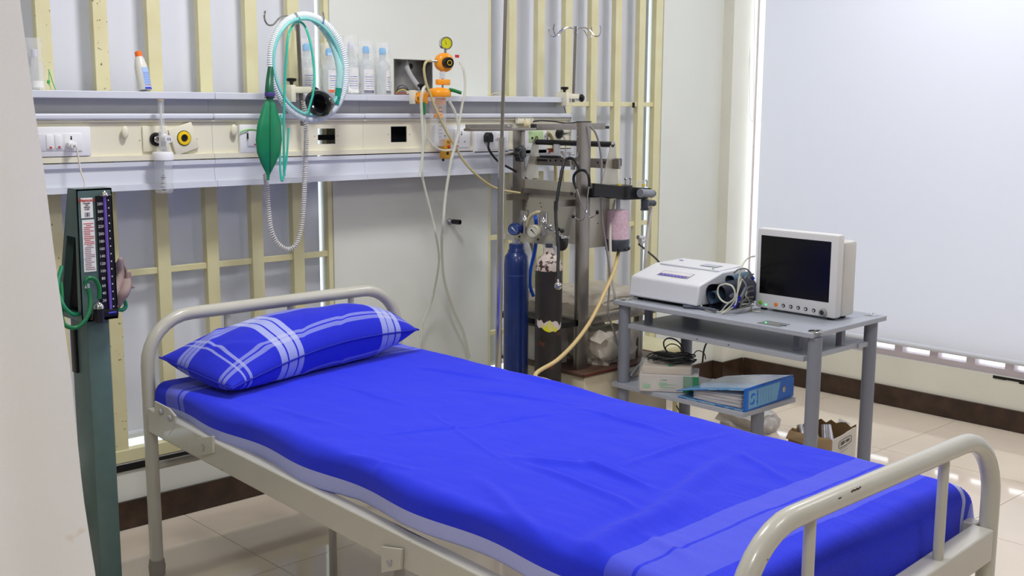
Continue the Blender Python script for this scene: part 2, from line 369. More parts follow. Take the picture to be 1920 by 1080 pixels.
# ------------------------------------------------------------------ bedhead trunking along the back wall
TY = 3.53                                            # face of the cream panel
def zt(y, Y=3.52, x=240): return at(x, y, Y=Y).z
TXR = at(1068, 190, Y=TY).x
segs = [(.70, 1.898), (1.899, 2.522), (2.523, 3.22), (3.221, TXR)]
h1 = (at(596, 255, Y=TY).x, at(629, 255, Y=TY).x, at(612, 270, Y=TY).z, at(612, 241, Y=TY).z)
h2 = (at(733, 255, Y=TY).x, at(763, 255, Y=TY).x, at(748, 266.5, Y=TY).z, at(748, 237, Y=TY).z)
tr = thing('bedhead_trunking', ((.7+TXR)/2, YB-.06, 1.179), 'long white and cream service trunking with a shelf top along the back wall', 'trunking')
for (a, b_), hole in zip(segs, (None, h1, h2, None)):
    last = b_ == TXR
    obj('shelf_rail', B().box((a, 3.500, 1.472), (b_-(.02 if last else 0), YB-.001, 1.495)), alu, tr, bevel=.002)
    obj('recess_panel', B().box((a, 3.552, 1.425), (b_, 3.558, 1.472)), alugrey, tr, smooth=False)
    obj('ridge', B().box((a, 3.512, 1.405), (b_, 3.557, 1.425)), alu, tr, bevel=.006)
    f = B()
    if hole:
        x0, x1, z0, z1 = hole
        f.box((a, TY, 1.291), (x0, TY+.004, 1.404)).box((x1, TY, 1.291), (b_, TY+.004, 1.404)).box((x0, TY, 1.291), (x1, TY+.004, z0)).box((x0, TY, z1), (x1, TY+.004, 1.404))
    else: f.box((a, TY, 1.291), (b_, TY+.004, 1.404))
    f.box((a, 3.520, 1.398), (b_, TY+.004, 1.404)).box((a, 3.518, 1.274), (b_, TY+.004, 1.291))
    obj('face_panel', f, trcream, tr, smooth=False)
    g = B().prism([(a, 3.516, 1.270), (a, 3.516, 1.256), (a, 3.526, 1.248), (a, 3.520, 1.199), (a, 3.506, 1.199), (a, 3.504, 1.179), (a, 3.60, 1.179), (a, 3.60, 1.183), (a, 3.534, 1.183), (a, 3.534, 1.270)], (b_-a, 0, 0))
    obj('lower_cover', g, alu, tr, smooth=False)
obj('end_cap', B().prism([(TXR-.002, 3.512, 1.425), (TXR-.002, 3.552, 1.425), (TXR-.022, 3.552, 1.472), (TXR-.022, 3.645, 1.472), (TXR-.002, 3.645, 1.19), (TXR-.002, 3.52, 1.19)], (.004, 0, 0)), alu, tr, smooth=False)
obj('inner_channel', B().box((h1[1]+.06, YB-.03, 1.19), (TXR-.01, YB-.026, 1.46)).box((1.9, YB-.024, 1.325), (2.6, YB-.012, 1.345)), dgrey, tr, smooth=False)
FY = TY                                              # plane that plates sit on
def plate(x0, y0, x1, y1, th, Y=FY):
    a, b_ = at(x0, y1, Y=Y), at(x1, y0, Y=Y); return B().box((a.x, Y-th, a.z), (b_.x, Y-.0004, b_.z), bevel=min(.004, th*.4))
def screw(px, py, par, Y=FY, r=.0022): obj('screw', B().lathe(at(px, py, Y=Y), [(0, .0022), (r, .0015), (r, 0)], (0, -1, 0), 10), greypl, par)
for q in ((262, 263), (369, 260), (590, 255), (633, 255), (728, 252), (768, 252)): screw(*q, tr)
# switch board at the left end
def swboard(name, x0, y0, x1, y1, label, zones, leaf=None):
    c = at((x0+x1)/2, y1, Y=FY); t = thing(name, (c.x, FY, c.z), label, 'switch plate')
    obj('frame', plate(x0, y0, x1, y1, .014), whitepl, t)
    for z in zones:
        if z[0] == 'switch':
            obj('rocker', plate(z[1], z[2], z[3], z[4], .020), whitepl, t); cx_ = (z[1]+z[3])/2
            obj('indicator', plate(cx_-2, z[4]-4.5, cx_+4, z[4]-2.5, .0212), inkr, t)
        elif z[0] == 'inset': obj('inset_panel', plate(z[1], z[2], z[3], z[4], .0165), z[5], t)
        elif z[0] == 'socket':
            obj('socket', plate(z[1], z[2], z[3], z[4], .018), whitepl, t); cx_, cy_ = (z[1]+z[3])/2, (z[2]+z[4])/2; hh = (z[4]-z[2])
            for dx, dy, r in ((0, -.18, .0032), (-.16, .2, .0026), (.16, .2, .0026), (0, -.28, .0026)):
                p = at(cx_+dx*hh, cy_+dy*hh, Y=FY-.018); obj('pin_hole', B().cyl(p+Vector((0, -.0006, 0)), p+Vector((0, .001, 0)), r, n=10), black, t)
    return t
sw1 = swboard('switch_plate', 60, 237, 166, 295, 'wide white switch plate with a plugged socket, nearest to the curtain', [('inset', 66, 249, 150, 284, mat('switch_inset', (226, 228, 234), .4)), ('switch', 83, 252, 96, 280), ('switch', 99, 252, 112, 279), ('socket', 117, 249, 150, 284)])
pl = thing('power_plug', at(131, 272, Y=FY-.018), 'white plug and thin cord in the left wall socket above the blood pressure stand', 'plug')
p = at(131, 272, Y=FY-.018)
obj('plug_body', B().cyl(p, p+Vector((0, -.03, -.002)), .012, .008, n=16).box(p+Vector((-.012, -.022, -.006)), p+Vector((.014, 0, .008)), bevel=.003), whitepl, pl)
obj('cord', B().tube([p+Vector((0, -.028, -.002)), at(143, 275, Y=3.47), at(147, 295, Y=3.46), at(152, 322, Y=3.44), at(158, 338, Y=3.40), at(159, 352, Y=3.34), at(158, 420, Y=3.3), at(150, 600, Y=3.25)], .0026, n=8), mat('offwhite_cable', (206, 200, 190), .5), pl)
# oval hooks
for x, y, lab in ((231, 250, 'small cream oval hook on the trunking, left of the oxygen outlet'), (435, 246, 'small cream oval hook on the trunking, just left of the green bag')):
    p = at(x, y, Y=FY); t = thing('oval_hook', p, lab, 'hook')
    obj('knob', B().ball(p+Vector((0, -.014, .004)), .016, (.75, .45, 1.25)), trcream, t)
    obj('stem', B().cyl(p, p+Vector((0, -.012, -.004)), .006, n=12), trcream, t)
# oxygen outlet plate with black ring, flowmeter and humidifier bottle
p = at(290, 261, Y=FY)
t = thing('gas_outlet', p, 'square cream gas outlet plate with a black ring, behind the flowmeter tube', 'gas outlet')
obj('plate', plate(267, 236, 313, 285, .008), trcream, t)
obj('ring', B().lathe(p+Vector((0, -.008, 0)), [(.022, 0), (.022, .006), (.016, .008), (.014, .006), (.014, .001), (0, .001)], (0, -1, 0)), blackr, t)
obj('valve_core', B().lathe(p+Vector((0, -.008, 0)), [(.012, 0), (.012, .012), (.008, .016), (0, .016)], (0, -1, 0)), chrome, t)
q = at(304, 258, Y=3.47); fm = thing('oxygen_flowmeter', q, 'clear oxygen flowmeter tube with white knob and humidifier bottle hanging from the trunking', 'flowmeter')
obj('inlet', B().cyl((p.x, FY-.02, p.z), (q.x, 3.47, q.z), .006), chrome, fm)
a = at(303, 187, Y=3.47); obj('flow_tube', B().lathe((q.x, 3.47, q.z+.015), [(.010, 0), (.010, a.z-q.z-.017), (.0085, a.z-q.z-.013), (0, a.z-q.z-.013)]), clear, fm)
obj('inner_tube', B().cyl((q.x, 3.47, q.z+.012), (q.x, 3.47, a.z-.01), .003, n=10), mat('frosted_tube', (226, 230, 226), .3, alpha=.6), fm)
obj('tube_top_ring', B().cyl((q.x, 3.47, a.z-.004), (q.x, 3.47, a.z), .0108), mat('amber_clear', (190, 170, 130), .3), fm)
obj('valve_body', B().cyl((q.x, 3.47, q.z-.03), (q.x, 3.47, q.z+.018), .011).cyl((q.x, 3.47, q.z-.045), (q.x, 3.47, q.z-.028), .007).box((q.x-.009, 3.455, q.z-.04), (q.x+.009, 3.485, q.z-.028), bevel=.002), mat('translucent_white_plastic', (222, 226, 228), .25, .2), fm)
kb = obj('knob', B().cyl((q.x+.006, 3.462, q.z-.002), (q.x+.004, 3.432, q.z-.004), .0135, .0125), whitepl, fm)
text('knob_marking', 'O2', .011, (q.x+.004, 3.4315, q.z-.004), (1, -.07, 0), (0, 0, 1), ink, kb)
zl, zb_ = at(304, 285, Y=3.47).z, at(304, 300, Y=3.47).z; ze = at(304, 362, Y=3.47).z
hum = obj('bottle_lid', B().lathe((q.x, 3.47, zb_), [(0, .004), (.031, .004), (.033, 0), (.034, zl-zb_-.006), (.031, zl-zb_), (.012, zl-zb_+.002), (.008, zl-zb_+.01), (0, zl-zb_+.01)], n=36), whitepl, fm)
obj('bottle', B().lathe((q.x, 3.47, ze), [(0, 0), (.024, 0), (.0285, .006), (.0295, .05), (.0295, zb_-ze)], n=36), clear, fm)
obj('dip_tube', B().cyl((q.x, 3.47, ze+.03), (q.x, 3.47, zb_), .0035).cyl((q.x, 3.47, ze+.018), (q.x, 3.47, ze+.038), .008), mat('frosted_tube', (226, 230, 226), .3), fm)
for k_ in range(4):
    zz = ze+.02+k_*.013; obj('level_mark', B().prism([(q.x-.028+.003*k_, 3.4405, zz), (q.x-.012, 3.4405, zz), (q.x-.012, 3.4405, zz+.0012), (q.x-.028+.003*k_, 3.4405, zz+.0012)], (0, .0004, 0)), ink, fm)
text('bottle_marking', 'MAX', .007, (q.x-.016, 3.4402, ze+.052), (1, 0, 0), (0, 0, 1), ink, fm); text('bottle_marking', 'MIN', .007, (q.x-.016, 3.4402, ze+.012), (1, 0, 0), (0, 0, 1), ink, fm)
# tilted plate with yellow ring
c = at(342, 260, Y=FY); t = thing('gas_outlet', c, 'tilted cream outlet plate with a yellow ring around a black port', 'gas outlet')
b = B(); rot = Matrix.Rotation(math.radians(-17), 3, 'Y')
b.box(c+Vector((-.044, -.012, -.045)), c+Vector((.044, -.001, .045)), rot=rot, bevel=.003); obj('plate', b, trcream, t)
c2 = at(345, 259, Y=FY-.012)
obj('ring', B().lathe(c2, [(.012, 0), (.012, .003), (.013, .006), (.022, .005), (.0235, 0)], (0, -1, 0)), yellow, t)
obj('port', B().lathe(c2, [(.0125, 0), (.0125, .002), (.007, .001), (0, .001)], (0, -1, 0)), blackr, t)
obj('outer_ring', B().lathe(c2, [(.0235, 0), (.0245, .002), (.0255, 0)], (0, -1, 0)), blackr, t)
# second switch plate (behind the green bag)
leafm = mat('pale_green_print', (196, 226, 170), .4)
sw2 = swboard('switch_plate', 447, 233, 520, 287, 'white plate with a green leaf print, half hidden by the green bag', [('inset', 459, 241, 508, 276, mat('switch_inset', (226, 228, 234), .4)), ('switch', 461, 243, 484, 274)])
pp = [at(460+26*math.sin(a_)+10, 257-14*math.cos(a_), Y=FY-.0205) for a_ in [-.9+.18*i for i in range(9)]]
obj('leaf_print', B().tube(pp, .0022, n=6), mat('leaf_green', (120, 200, 90), .4), sw2)
pc = at(464.5, 255, Y=FY-.0205); obj('indicator_slot', B().box(pc+Vector((-.003, -.001, -.010)), pc+Vector((.003, .001, .010)), bevel=.001), black, sw2)
# sockets right of the suction unit
swboard('switch_plate', 812, 234, 878, 284, 'white socket plate directly right of the suction jar', [('inset', 818, 240, 874, 278, mat('switch_inset', (226, 228, 234), .4)), ('switch', 846, 241, 854, 277), ('socket', 856, 240, 875, 277)])
sw4 = swboard('switch_plate', 884, 238, 950, 288, 'white switch plate with the black plug, left of the steel pole', [('inset', 890, 243, 946, 282, mat('switch_inset', (226, 228, 234), .4)), ('switch', 923, 247, 931, 263), ('switch', 934, 247, 942, 263)])
p = at(912, 258, Y=FY-.016); t = thing('power_plug', p, 'black three pin plug with a trailing black cable in the right wall socket', 'plug')
obj('plug_body', B().prism([p+Vector(v) for v in ((-.017, -.0005, -.018), (.017, -.0005, -.018), (.018, -.0005, .008), (.008, -.0005, .022), (-.008, -.0005, .022), (-.018, -.0005, .008))], (0, -.026, 0)), black, t, bevel=.003)
obj('cord', B().tube([p+Vector((0, -.016, -.014)), at(916, 278, Y=3.46), at(926, 294, Y=3.45), at(936, 304, Y=3.45), at(950, 312, Y=3.44), at(968, 322, Y=3.44), at(985, 334, Y=3.42), at(1000, 350, Y=3.42), at(1003, 400, Y=3.45)], .005, n=8), black, t)
sw5 = swboard('switch_plate', 962, 240, 1022, 290, 'white plate with green printed panel behind the steel top bar', [('inset', 987, 244, 1014, 268, leafm)])
obj('ring', B().lathe(at(1006, 259, Y=FY-.017), [(.005, 0), (.005, .002), (.009, .002), (.009, 0)], (0, -1, 0)), mat('brown_ring', (120, 110, 60), .5), sw5)
pc = at(998, 259, Y=FY-.0165); obj('indicator_slot', B().box(pc+Vector((-.005, -.001, -.005)), pc+Vector((.005, .001, .005))), black, sw5)
# two gas outlets with probes at the right end
for (x, y, s, lab, hose) in ((1020, 254, 20, 'cream gas outlet plate with a thick yellow hose, behind the machine', True), (1046, 251, 24, 'cream gas outlet plate with a round dark probe, rightmost on the trunking', False)):
    p = at(x, y, Y=FY); t = thing('gas_outlet', p, lab, 'gas outlet')
    obj('plate', plate(x-s/2-4, 238, x+s/2+(14 if not hose else 2), 278, .006), trcream, t)
    obj('ring', B().lathe(p+Vector((0, -.006, 0)), [(.012, 0), (.012, .004), (.021, .004), (.022, 0)], (0, -1, 0)), blackr if hose else dgrey, t)
    if hose:
        obj('probe', B().cyl(p+Vector((0, -.006, 0)), p+Vector((0, -.03, 0)), .010), chrome, t)
        obj('hose', B().tube([p+Vector((0, -.03, 0)), at(1028, 250, Y=3.47), at(1036, 262, Y=3.46), at(1040, 290, Y=3.47), at(1042, 340, Y=3.49), at(1036, 400, Y=3.52)], .008), tubey, t)
    else:
        obj('probe', B().lathe(p+Vector((0, -.006, .002)), [(.019, 0), (.019, .014), (.012, .018), (0, .018)], (0, -1, 0)).cyl(p+Vector((.004, -.02, 0)), p+Vector((.03, -.05, 0)), .005), black, t)
        obj('hose', B().tube([p+Vector((.03, -.05, 0)), at(1056, 254, Y=3.46), at(1059, 262, Y=3.46), at(1060, 285, Y=3.48), at(1052, 330, Y=3.50), at(1030, 345, Y=3.52)], .003), tubem, t)
# cream terminal strip above the steel bar
t = thing('terminal_strip', at(985, 222, Y=3.515), 'small cream mounting plate clipped on the trunking above the steel bar', 'bracket')
obj('plate', B().box(at(966, 232, Y=3.52), at(1001, 222, Y=3.508), bevel=.002), trcream, t)
for x in (970, 984, 997): screw(x, 224, t, 3.508, .003)
obj('cover', B().ball(at(988, 233, Y=3.50), .016, (1, .8, 1)), mat('aged_cream', (222, 208, 168), .5), t)
obj('wire', B().tube([at(1000, 228, Y=3.50), at(1015, 226, Y=3.5), at(1040, 228, Y=3.5), at(1062, 231, Y=3.49), at(1085, 229, Y=3.49)], .003, n=8), black, t)

# ------------------------------------------------------------------ junction box recessed in the pillar
jb = thing('junction_box', (j0.x+.1, YB, j1.z), 'open galvanised junction box set in the pillar with loose wires', 'junction box')
ga = mat('galvanised_steel', (150, 150, 146), .45, .7, var=.35, scale=14)
w = B(); X0, X1, Z0, Z1 = j0.x, j1.x, 1.4955, j0.z; D = .062; th = .002
w.box((X0, YB+D, Z0), (X1, YB+D+th, Z1)).box((X0, YB-.001, Z0), (X0+th, YB+D, Z1)).box((X1-th, YB-.001, Z0), (X1, YB+D, Z1)).box((X0, YB-.001, Z1-th), (X1, YB+D, Z1)).box((X0, YB-.001, Z0), (X1, YB+D, Z0+th))
obj('box_shell', w, ga, jb, smooth=False)
for x, y, r in ((770, 124, .011), (794, 125, .009)):
    p = at(x, y, Y=YB+D); obj('knockout_hole', B().cyl(p+Vector((0, -.0015, 0)), p+Vector((0, .001, 0)), r), blackr, jb)
cpts = [at(760, 116, Y=YB+.045), at(764, 130, Y=YB+.02), at(772, 145, Y=YB-.0), at(783, 160, Y=YB-.01), at(795, 172, Y=YB-.02)]
obj('conduit', B().tube(cpts, .010, n=14, smooth=24, rfun=lambda s, i: .0095 if i % 2 else .0112), mat('grey_conduit', (196, 196, 198), .45), jb)
for k_, (m_, h) in enumerate(((black, 160), (yellow, 168), (black, 165), (redp, 174))):
    obj('wire', B().tube([at(741, 176-k_, Y=3.60), at(748, h+2, Y=3.62), at(756+k_, h, Y=3.615), at(764+k_, h+6, Y=3.60), at(768+k_, 177, Y=3.58)], .0016, n=6), m_, jb)
# pipe stub on the pillar
p = at(843, 415, Y=YB); t = thing('pipe_stub', p, 'short black capped pipe stub sticking out of the pillar', 'pipe')
obj('collar', B().cyl(p, p+Vector((0, -.02, 0)), .010).cyl(p+Vector((-.004, -.004, 0)), p+Vector((-.004, -.008, 0)), .013), chrome, t)
obj('cap', B().lathe(p+Vector((0, -.018, 0)), [(.009, 0), (.0105, .004), (.0105, .04), (.008, .04), (.008, .02), (0, .02)], (0.25, -1, 0)), black, t)
# black stopper on the grille crossbar
tag(obj('rubber_stopper', B().box(at(1185, 202, Y=YB+.002), at(1191, 192, Y=YB-.01), bevel=.002), blackr), 'small square black rubber stopper on the right grille crossbar', 'stopper')
# yellow hanging wire on shelf end
tag(obj('loose_wire', B().tube([at(915, 179, Y=3.56), at(930, 174, Y=3.6), at(942, 176, Y=3.6), at(952, 181, Y=3.57), at(967, 182, Y=3.56)], .002, n=6).tube([at(915, 181, Y=3.58), at(925, 180, Y=3.6), at(940, 181, Y=3.58)], .002, n=6), mat('cream_cable', (226, 212, 160), .5)), 'loose cream wire lying on the trunking shelf behind the steel pole', 'wire')

# ------------------------------------------------------------------ drip poles clamped on the trunking
def hooks(par, top, spec, r=.0035):
    for dx, dy, L_ in spec:
        d = Vector((dx, dy, 0)).normalized()
        P = [top, top+d*L_*.35+Vector((0, 0, .004)), top+d*L_*.55+Vector((0, 0, -.006)), top+d*L_*.75+Vector((0, 0, -.030)), top+d*L_*.92+Vector((0, 0, -.030)), top+d*L_+Vector((0, 0, -.008)), top+d*L_*.97+Vector((0, 0, .014))]
        obj('hook', B().tube(P, r, n=8), chrome, par)
def clamp(par, x, Y, z, px_, kr=.016):
    obj('bracket', B().box((x-.035, Y-.03, z-.004), (x+.045, Y+.03, z+.018), bevel=.002).box((x-.040, Y-.034, z-.035), (x-.022, Y+.03, z+.024), bevel=.002), trcream, par)
    obj('clamp_knob', B().cyl((x-.018, Y, z+.018), (x-.018, Y, z+.032), .006).lathe((x-.018, Y, z+.032), [(.007, 0), (.009, .003), (.016, .005), (.018, .009), (.017, .015), (0, .017)], n=9), black, par)
    obj('pole_knob', B().cyl((x+.045, Y-.01, z), (x+.07, Y-.02, z), .006).lathe((x+.06, Y-.018, z), [(0, 0), (kr, .002), (kr+.002, .01), (kr-.003, .018), (0, .02)], (1, -.4, 0), n=9), black, par)
pb, ptp = at(566, 182, Y=3.47), at(556, 36, Y=3.47)
bp_ = thing('drip_pole', pb, 'steel drip pole clamped on the trunking, holding the breathing tube loop', 'drip pole')
obj('pole', B().cyl((pb.x, 3.47, pb.z-.10), (ptp.x+.004, 3.47, ptp.z), .0075), steel, bp_)
clamp(bp_, pb.x-.02, 3.475, 1.500, 0)
hooks(bp_, Vector((ptp.x+.004, 3.47, ptp.z+.004)), [(-1, -.25, .16), (.5, .9, .16), (.18, -1, .13)])
obj('hub', B().cyl((ptp.x+.004, 3.47, ptp.z-.02), (ptp.x+.004, 3.47, ptp.z+.012), .011), chrome, bp_)
pb2, pt2 = at(1069, 183, Y=3.52), at(1073, 56, Y=3.52)
b2 = thing('drip_pole', pb2, 'steel drip pole with four empty hooks at the right end of the trunking', 'drip pole')
obj('pole', B().cyl((pb2.x, 3.50, pb2.z-.02), (pt2.x, 3.50, pt2.z), .0065), steel, b2)
clamp(b2, pb2.x-.026, 3.512, 1.492, 0)
hooks(b2, Vector((pt2.x, 3.50, pt2.z+.004)), [(-1, .1, .125), (-.6, 1, .12), (.75, -.75, .11), (1, .15, .125)], .003)
obj('hub', B().cyl((pt2.x, 3.50, pt2.z-.018), (pt2.x, 3.50, pt2.z+.014), .010), chrome, b2)

# ------------------------------------------------------------------ breathing circuit hanging on the left drip pole
YC = 3.36
def onY(px, py, Y=YC): return at(px, py, Y=Y)
circ = thing('breathing_circuit', onY(578, 230), 'loop of white and teal corrugated breathing tube hung on the left drip pole', 'breathing tube')
def ell(cx_, cy_, rx, ry, tilt, a0, a1, n, Y0=YC, dY=0):
    out = []
    for i in range(n+1):
        a_ = a0+(a1-a0)*i/n; x, y = rx*math.cos(a_), ry*math.sin(a_); c_, s_ = math.cos(tilt), math.sin(tilt)
        out.append(at(cx_+x*c_-y*s_, cy_+x*s_+y*c_, Y=Y0+dY*i/n))
    return out
R_ = math.radians
corrA = mat('corrugated_white', (226, 236, 240), .3, var=.02, alpha=.92); corrB = mat('corrugated_teal', (140, 222, 216), .25, alpha=.8); corrA2 = mat('corrugated_pale_teal', (176, 226, 224), .3, alpha=.9)
obj('outer_tube', B().tube(ell(578, 126, 69, 98, R_(-10), R_(-95), R_(262), 30), .0105, n=14, smooth=10, rfun=lambda s, i: .0122 if i % 2 else .0140), corrA, circ)
obj('teal_tube', B().tube(ell(577, 125, 63, 91, R_(-10), R_(-90), R_(268), 30, Y0=YC-.012), .0035, n=12, smooth=10, rfun=lambda s, i: .0054 if i % 2 else .0064), corrB, circ)
obj('inner_tube', B().tube([onY(556, 28, 3.40), onY(585, 34, 3.38), onY(612, 62, 3.37), onY(630, 100, 3.36), onY(637, 135, 3.35), onY(635, 165, 3.35)], .009, n=14, smooth=12, rfun=lambda s, i: .0112 if i % 2 else .0128), corrA2, circ)
e0, e1 = onY(635, 163, 3.35), onY(633, 184, 3.35)
obj('connector', B().cyl(e0, e1, .0115, .010).cyl(e1, onY(632, 196, 3.35), .008, .007), mat('teal_connector', (20, 150, 128), .3), circ)
thin = [onY(533, 330, 3.34), onY(532, 250, 3.34), onY(533, 190, 3.34), onY(536, 120, 3.34), onY(541, 66, 3.34), onY(552, 44, 3.38), onY(560, 40, 3.40), onY(572, 50, 3.37), onY(582, 80, 3.35), onY(589, 130, 3.34), onY(588, 170, 3.33), onY(582, 195, 3.33), onY(576, 214, 3.33)]
obj('thin_line', B().tube(thin, .0042, n=10, smooth=8), teal, circ)
obj('thin_line', B().tube([onY(541, 240, 3.33), onY(538, 290, 3.33), onY(533, 325, 3.33), onY(529, 339, 3.33), onY(526, 325, 3.335), onY(525, 290, 3.34), onY(526, 215, 3.35)], .0036, n=10, smooth=8), teal, circ)
# face mask
mk = thing('face_mask', onY(600, 215, 3.32), 'black rubber face mask hanging at the bottom of the breathing tube loop', 'mask')
mc = onY(607, 194, 3.32)
ax = Vector((-.97, -.26, -.04)).normalized(); mb = B()
q_ = Vector((0, 0, 1)).rotation_difference(ax).to_matrix()
def mring(r, h, sx_=1.0, sy_=1.25, n=32):
    return [mc + q_ @ Vector((r*sx_*math.cos(2*math.pi*i/n), r*sy_*math.sin(2*math.pi*i/n)*(1+.12*math.sin(2*math.pi*i/n)), h)) for i in range(n)]
prof = [(.010, -.036), (.017, -.035), (.020, -.028), (.028, -.020), (.036, -.004), (.043, .010), (.046, .020), (.043, .028), (.035, .030), (.027, .024), (.023, .010), (.014, -.010), (.006, -.02)]
rings = [[mb.bm.verts.new(v) for v in mring(r, h)] for r, h in prof]
for A_, B_ in zip(rings, rings[1:]):
    for i in range(32): mb.bm.faces.new((A_[i], A_[(i+1) % 32], B_[(i+1) % 32], B_[i]))
obj('cushion', mb, mat('black_rubber_gloss', (16, 18, 22), .2, coat=.6), mk)
obj('port', B().cyl(mc-ax*.045, mc-ax*.028, .011), dgrey, mk)
# green reservoir bag with neck
YG = 3.34
gb = thing('reservoir_bag', onY(505, 330, YG), 'green rubber reservoir bag hanging from the breathing circuit', 'breathing bag')
prof = [(177, 8), (186, 7.5), (196, 13), (212, 19), (235, 26), (262, 28.5), (285, 25.5), (305, 17), (320, 8), (328, 3.5), (338, 3)]
def bagf(u, v):
    k = v*(len(prof)-1); i = min(int(k), len(prof)-2); f_ = k-i
    y = prof[i][0]*(1-f_)+prof[i+1][0]*f_; w_ = prof[i][1]*(1-f_)+prof[i+1][1]*f_
    cx_ = 506 - (y-177)*.02; a_ = 2*math.pi*u; sc = .00172
    p = at(cx_, y, Y=YG); ridge = 1+.10*max(0, math.cos((a_+math.pi/2)*1))**12
    return p + Vector((w_*sc*math.cos(a_), w_*sc*.42*math.sin(a_)*ridge, 0))
obj('bag', B().grid(bagf, 48, 40), green, gb)
obj('seam_rib', B().tube([onY(507, y, YG-.42*w_*.00172-.0016) for y, w_ in ((192, 10), (212, 19), (235, 26), (262, 28.5), (285, 25.5), (305, 17), (322, 7))], .0026, n=8), mat('green_rubber_dark', (12, 104, 68), .35), gb)
obj('label_band', B().lathe(onY(506, 181, YG), [(.0165, 0), (.0172, .002), (.0172, .012), (.0165, .014)]), mat('violet_band', (70, 60, 130), .4), gb)
obj('collar', B().lathe(onY(506, 184, YG), [(.0175, 0), (.018, .002), (.016, .004)]), blackr, gb)
obj('neck', B().tube([onY(506, 178, YG), onY(505, 165, YG), onY(506, 145, YG+.01), onY(509, 120, YG+.02), onY(513, 98, YG+.04)], .012, n=14, rfun=lambda s, i: .0165-.009*s), greend, gb)
# white spiral hose
coil = []
cps = spline([onY(497, 325, 3.45), onY(500, 350, 3.44), onY(503, 390, 3.42), onY(508, 430, 3.40), onY(519, 455, 3.39), onY(538, 468, 3.38), onY(554, 460, 3.38), onY(563, 435, 3.39), onY(568, 400, 3.40), onY(571, 350, 3.42), onY(573, 300, 3.44), onY(574, 250, 3.46), onY(571, 215, 3.46), onY(570, 190, 3.46)], 60, False)
Lc = 0; P0 = cps[0]
for i, p in enumerate(cps):
    Lc += (p-P0).length; P0 = p
    t_ = (cps[min(i+1, len(cps)-1)]-cps[max(i-1, 0)]).normalized(); n_ = Vector((0, 1, 0)); n_ = (n_-t_*n_.dot(t_)).normalized(); b__ = t_.cross(n_)
    ph = Lc/.0068*2*math.pi; rr = .0074
    coil.append((p, n_, b__, Lc))
helix = []; tot = coil[-1][3]; N_ = 1500; jx = 0
for s_ in range(N_):
    l_ = tot*s_/(N_-1)
    while jx < len(coil)-2 and coil[jx+1][3] < l_: jx += 1
    a_, b2_ = coil[jx], coil[jx+1]; f_ = (l_-a_[3])/max(1e-9, b2_[3]-a_[3]); p = a_[0].lerp(b2_[0], f_); ph = l_/.0078*2*math.pi
    helix.append(p + (a_[1]*math.cos(ph)+a_[2]*math.sin(ph))*.0072)
tag(obj('spiral_hose', B().tube(helix, .0024, n=5, smooth=1), mat('spiral_white', (224, 224, 220), .35, rgb2=(205, 202, 200))), 'white coiled spiral cord hanging in a long loop below the green bag', 'cord')

# ------------------------------------------------------------------ bottles on the trunking shelf
SH = 1.4955
wrapm = mat('wrap_film', (250, 252, 255), .1, alpha=.24, var=.1, scale=60, bump=.8)
liq = mat('saline_bottle', (226, 234, 234), .12, alpha=.5, var=.03)
def saline(px, cap_y, label, lab_px, Y, capped=True, band=orange, lettering=False):
    p = at(px, 171, Y=Y); base = Vector((p.x, Y, SH)); top = at(px, cap_y, Y=Y).z-SH
    t = thing('saline_bottle', base, label, 'bottle', 'wrapped infusion bottles on the trunking shelf')
    r = .028; hs = top*.60
    obj('body', B().lathe(base, [(0, .001), (r*.9, .001), (r, .006), (r, hs), (r*.8, hs+.012), (r*.45, hs+.022), (r*.42, top-.026)], n=24), liq, t)
    if capped: obj('cap', B().lathe(base, [(.013, top-.027), (.0135, top-.010), (.010, top-.002), (0, top)], n=18), mat('light_blue_cap', (96, 184, 240), .4), t)
    else: obj('cap', B().lathe(base, [(.010, top-.027), (.011, top-.010), (.006, top-.002), (0, top)], n=18), mat('frost_cap', (215, 215, 235), .4), t)
    def lab(u, v):
        a_ = R_(-150)+R_(95)*u+R_(lab_px); return base+Vector(((r+.0008)*math.cos(a_), (r+.0008)*math.sin(a_), .006+v*(hs*.8)))
    lb = obj('paper_label', B().grid(lab, 10, 2), paper, t)
    def bd(u, v):
        a_ = R_(-150)+R_(95)*u+R_(lab_px); return base+Vector(((r+.0014)*math.cos(a_), (r+.0014)*math.sin(a_), .006+v*.010))
    obj('colour_band', B().grid(bd, 10, 1), band, lb)
    for k_ in range(6):
        def ln(u, v, k_=k_):
            a_ = R_(-140)+R_(60+(k_*37 % 20))*u+R_(lab_px); return base+Vector(((r+.0014)*math.cos(a_), (r+.0014)*math.sin(a_), .022+k_*.0085+v*.0018))
        obj('print_line', B().grid(ln, 6, 1), inkb if k_ % 2 else greypl, lb)
    def wr(u, v):
        a_ = 2*math.pi*u; z = top*1.10*v; rr = r*1.16*(1-.25*max(0, v-.55)) + .008*noise.noise(Vector((math.cos(a_)*3+px, math.sin(a_)*3, v*9)))
        return base+Vector((rr*math.cos(a_), rr*math.sin(a_)*.9, .001+z))
    obj('plastic_wrap', B().grid(wr, 26, 16), wrapm, t, auto=15)
navy = mat('navy_band', (50, 50, 110), .5)
saline(576, 81, 'blue capped infusion bottle with orange label band, inside the breathing tube loop', 0, 3.57, band=mat('orange_band', (230, 110, 60), .5))
saline(618, 90, 'blue capped infusion bottle half hidden behind the corrugated tube', 18, 3.57, band=mat('orange_band', (230, 110, 60), .5))
saline(659, 78, 'infusion bottle without blue cap, large white label, just right of the tube loop', 0, 3.56, capped=False, band=paper)
saline(687, 86, 'blue capped infusion bottle with navy label band, second from the right end of the row', 8, 3.56, band=navy)
saline(718, 89, 'blue capped infusion bottle at the right end of the row, beside the junction box', 50, 3.57, band=navy)
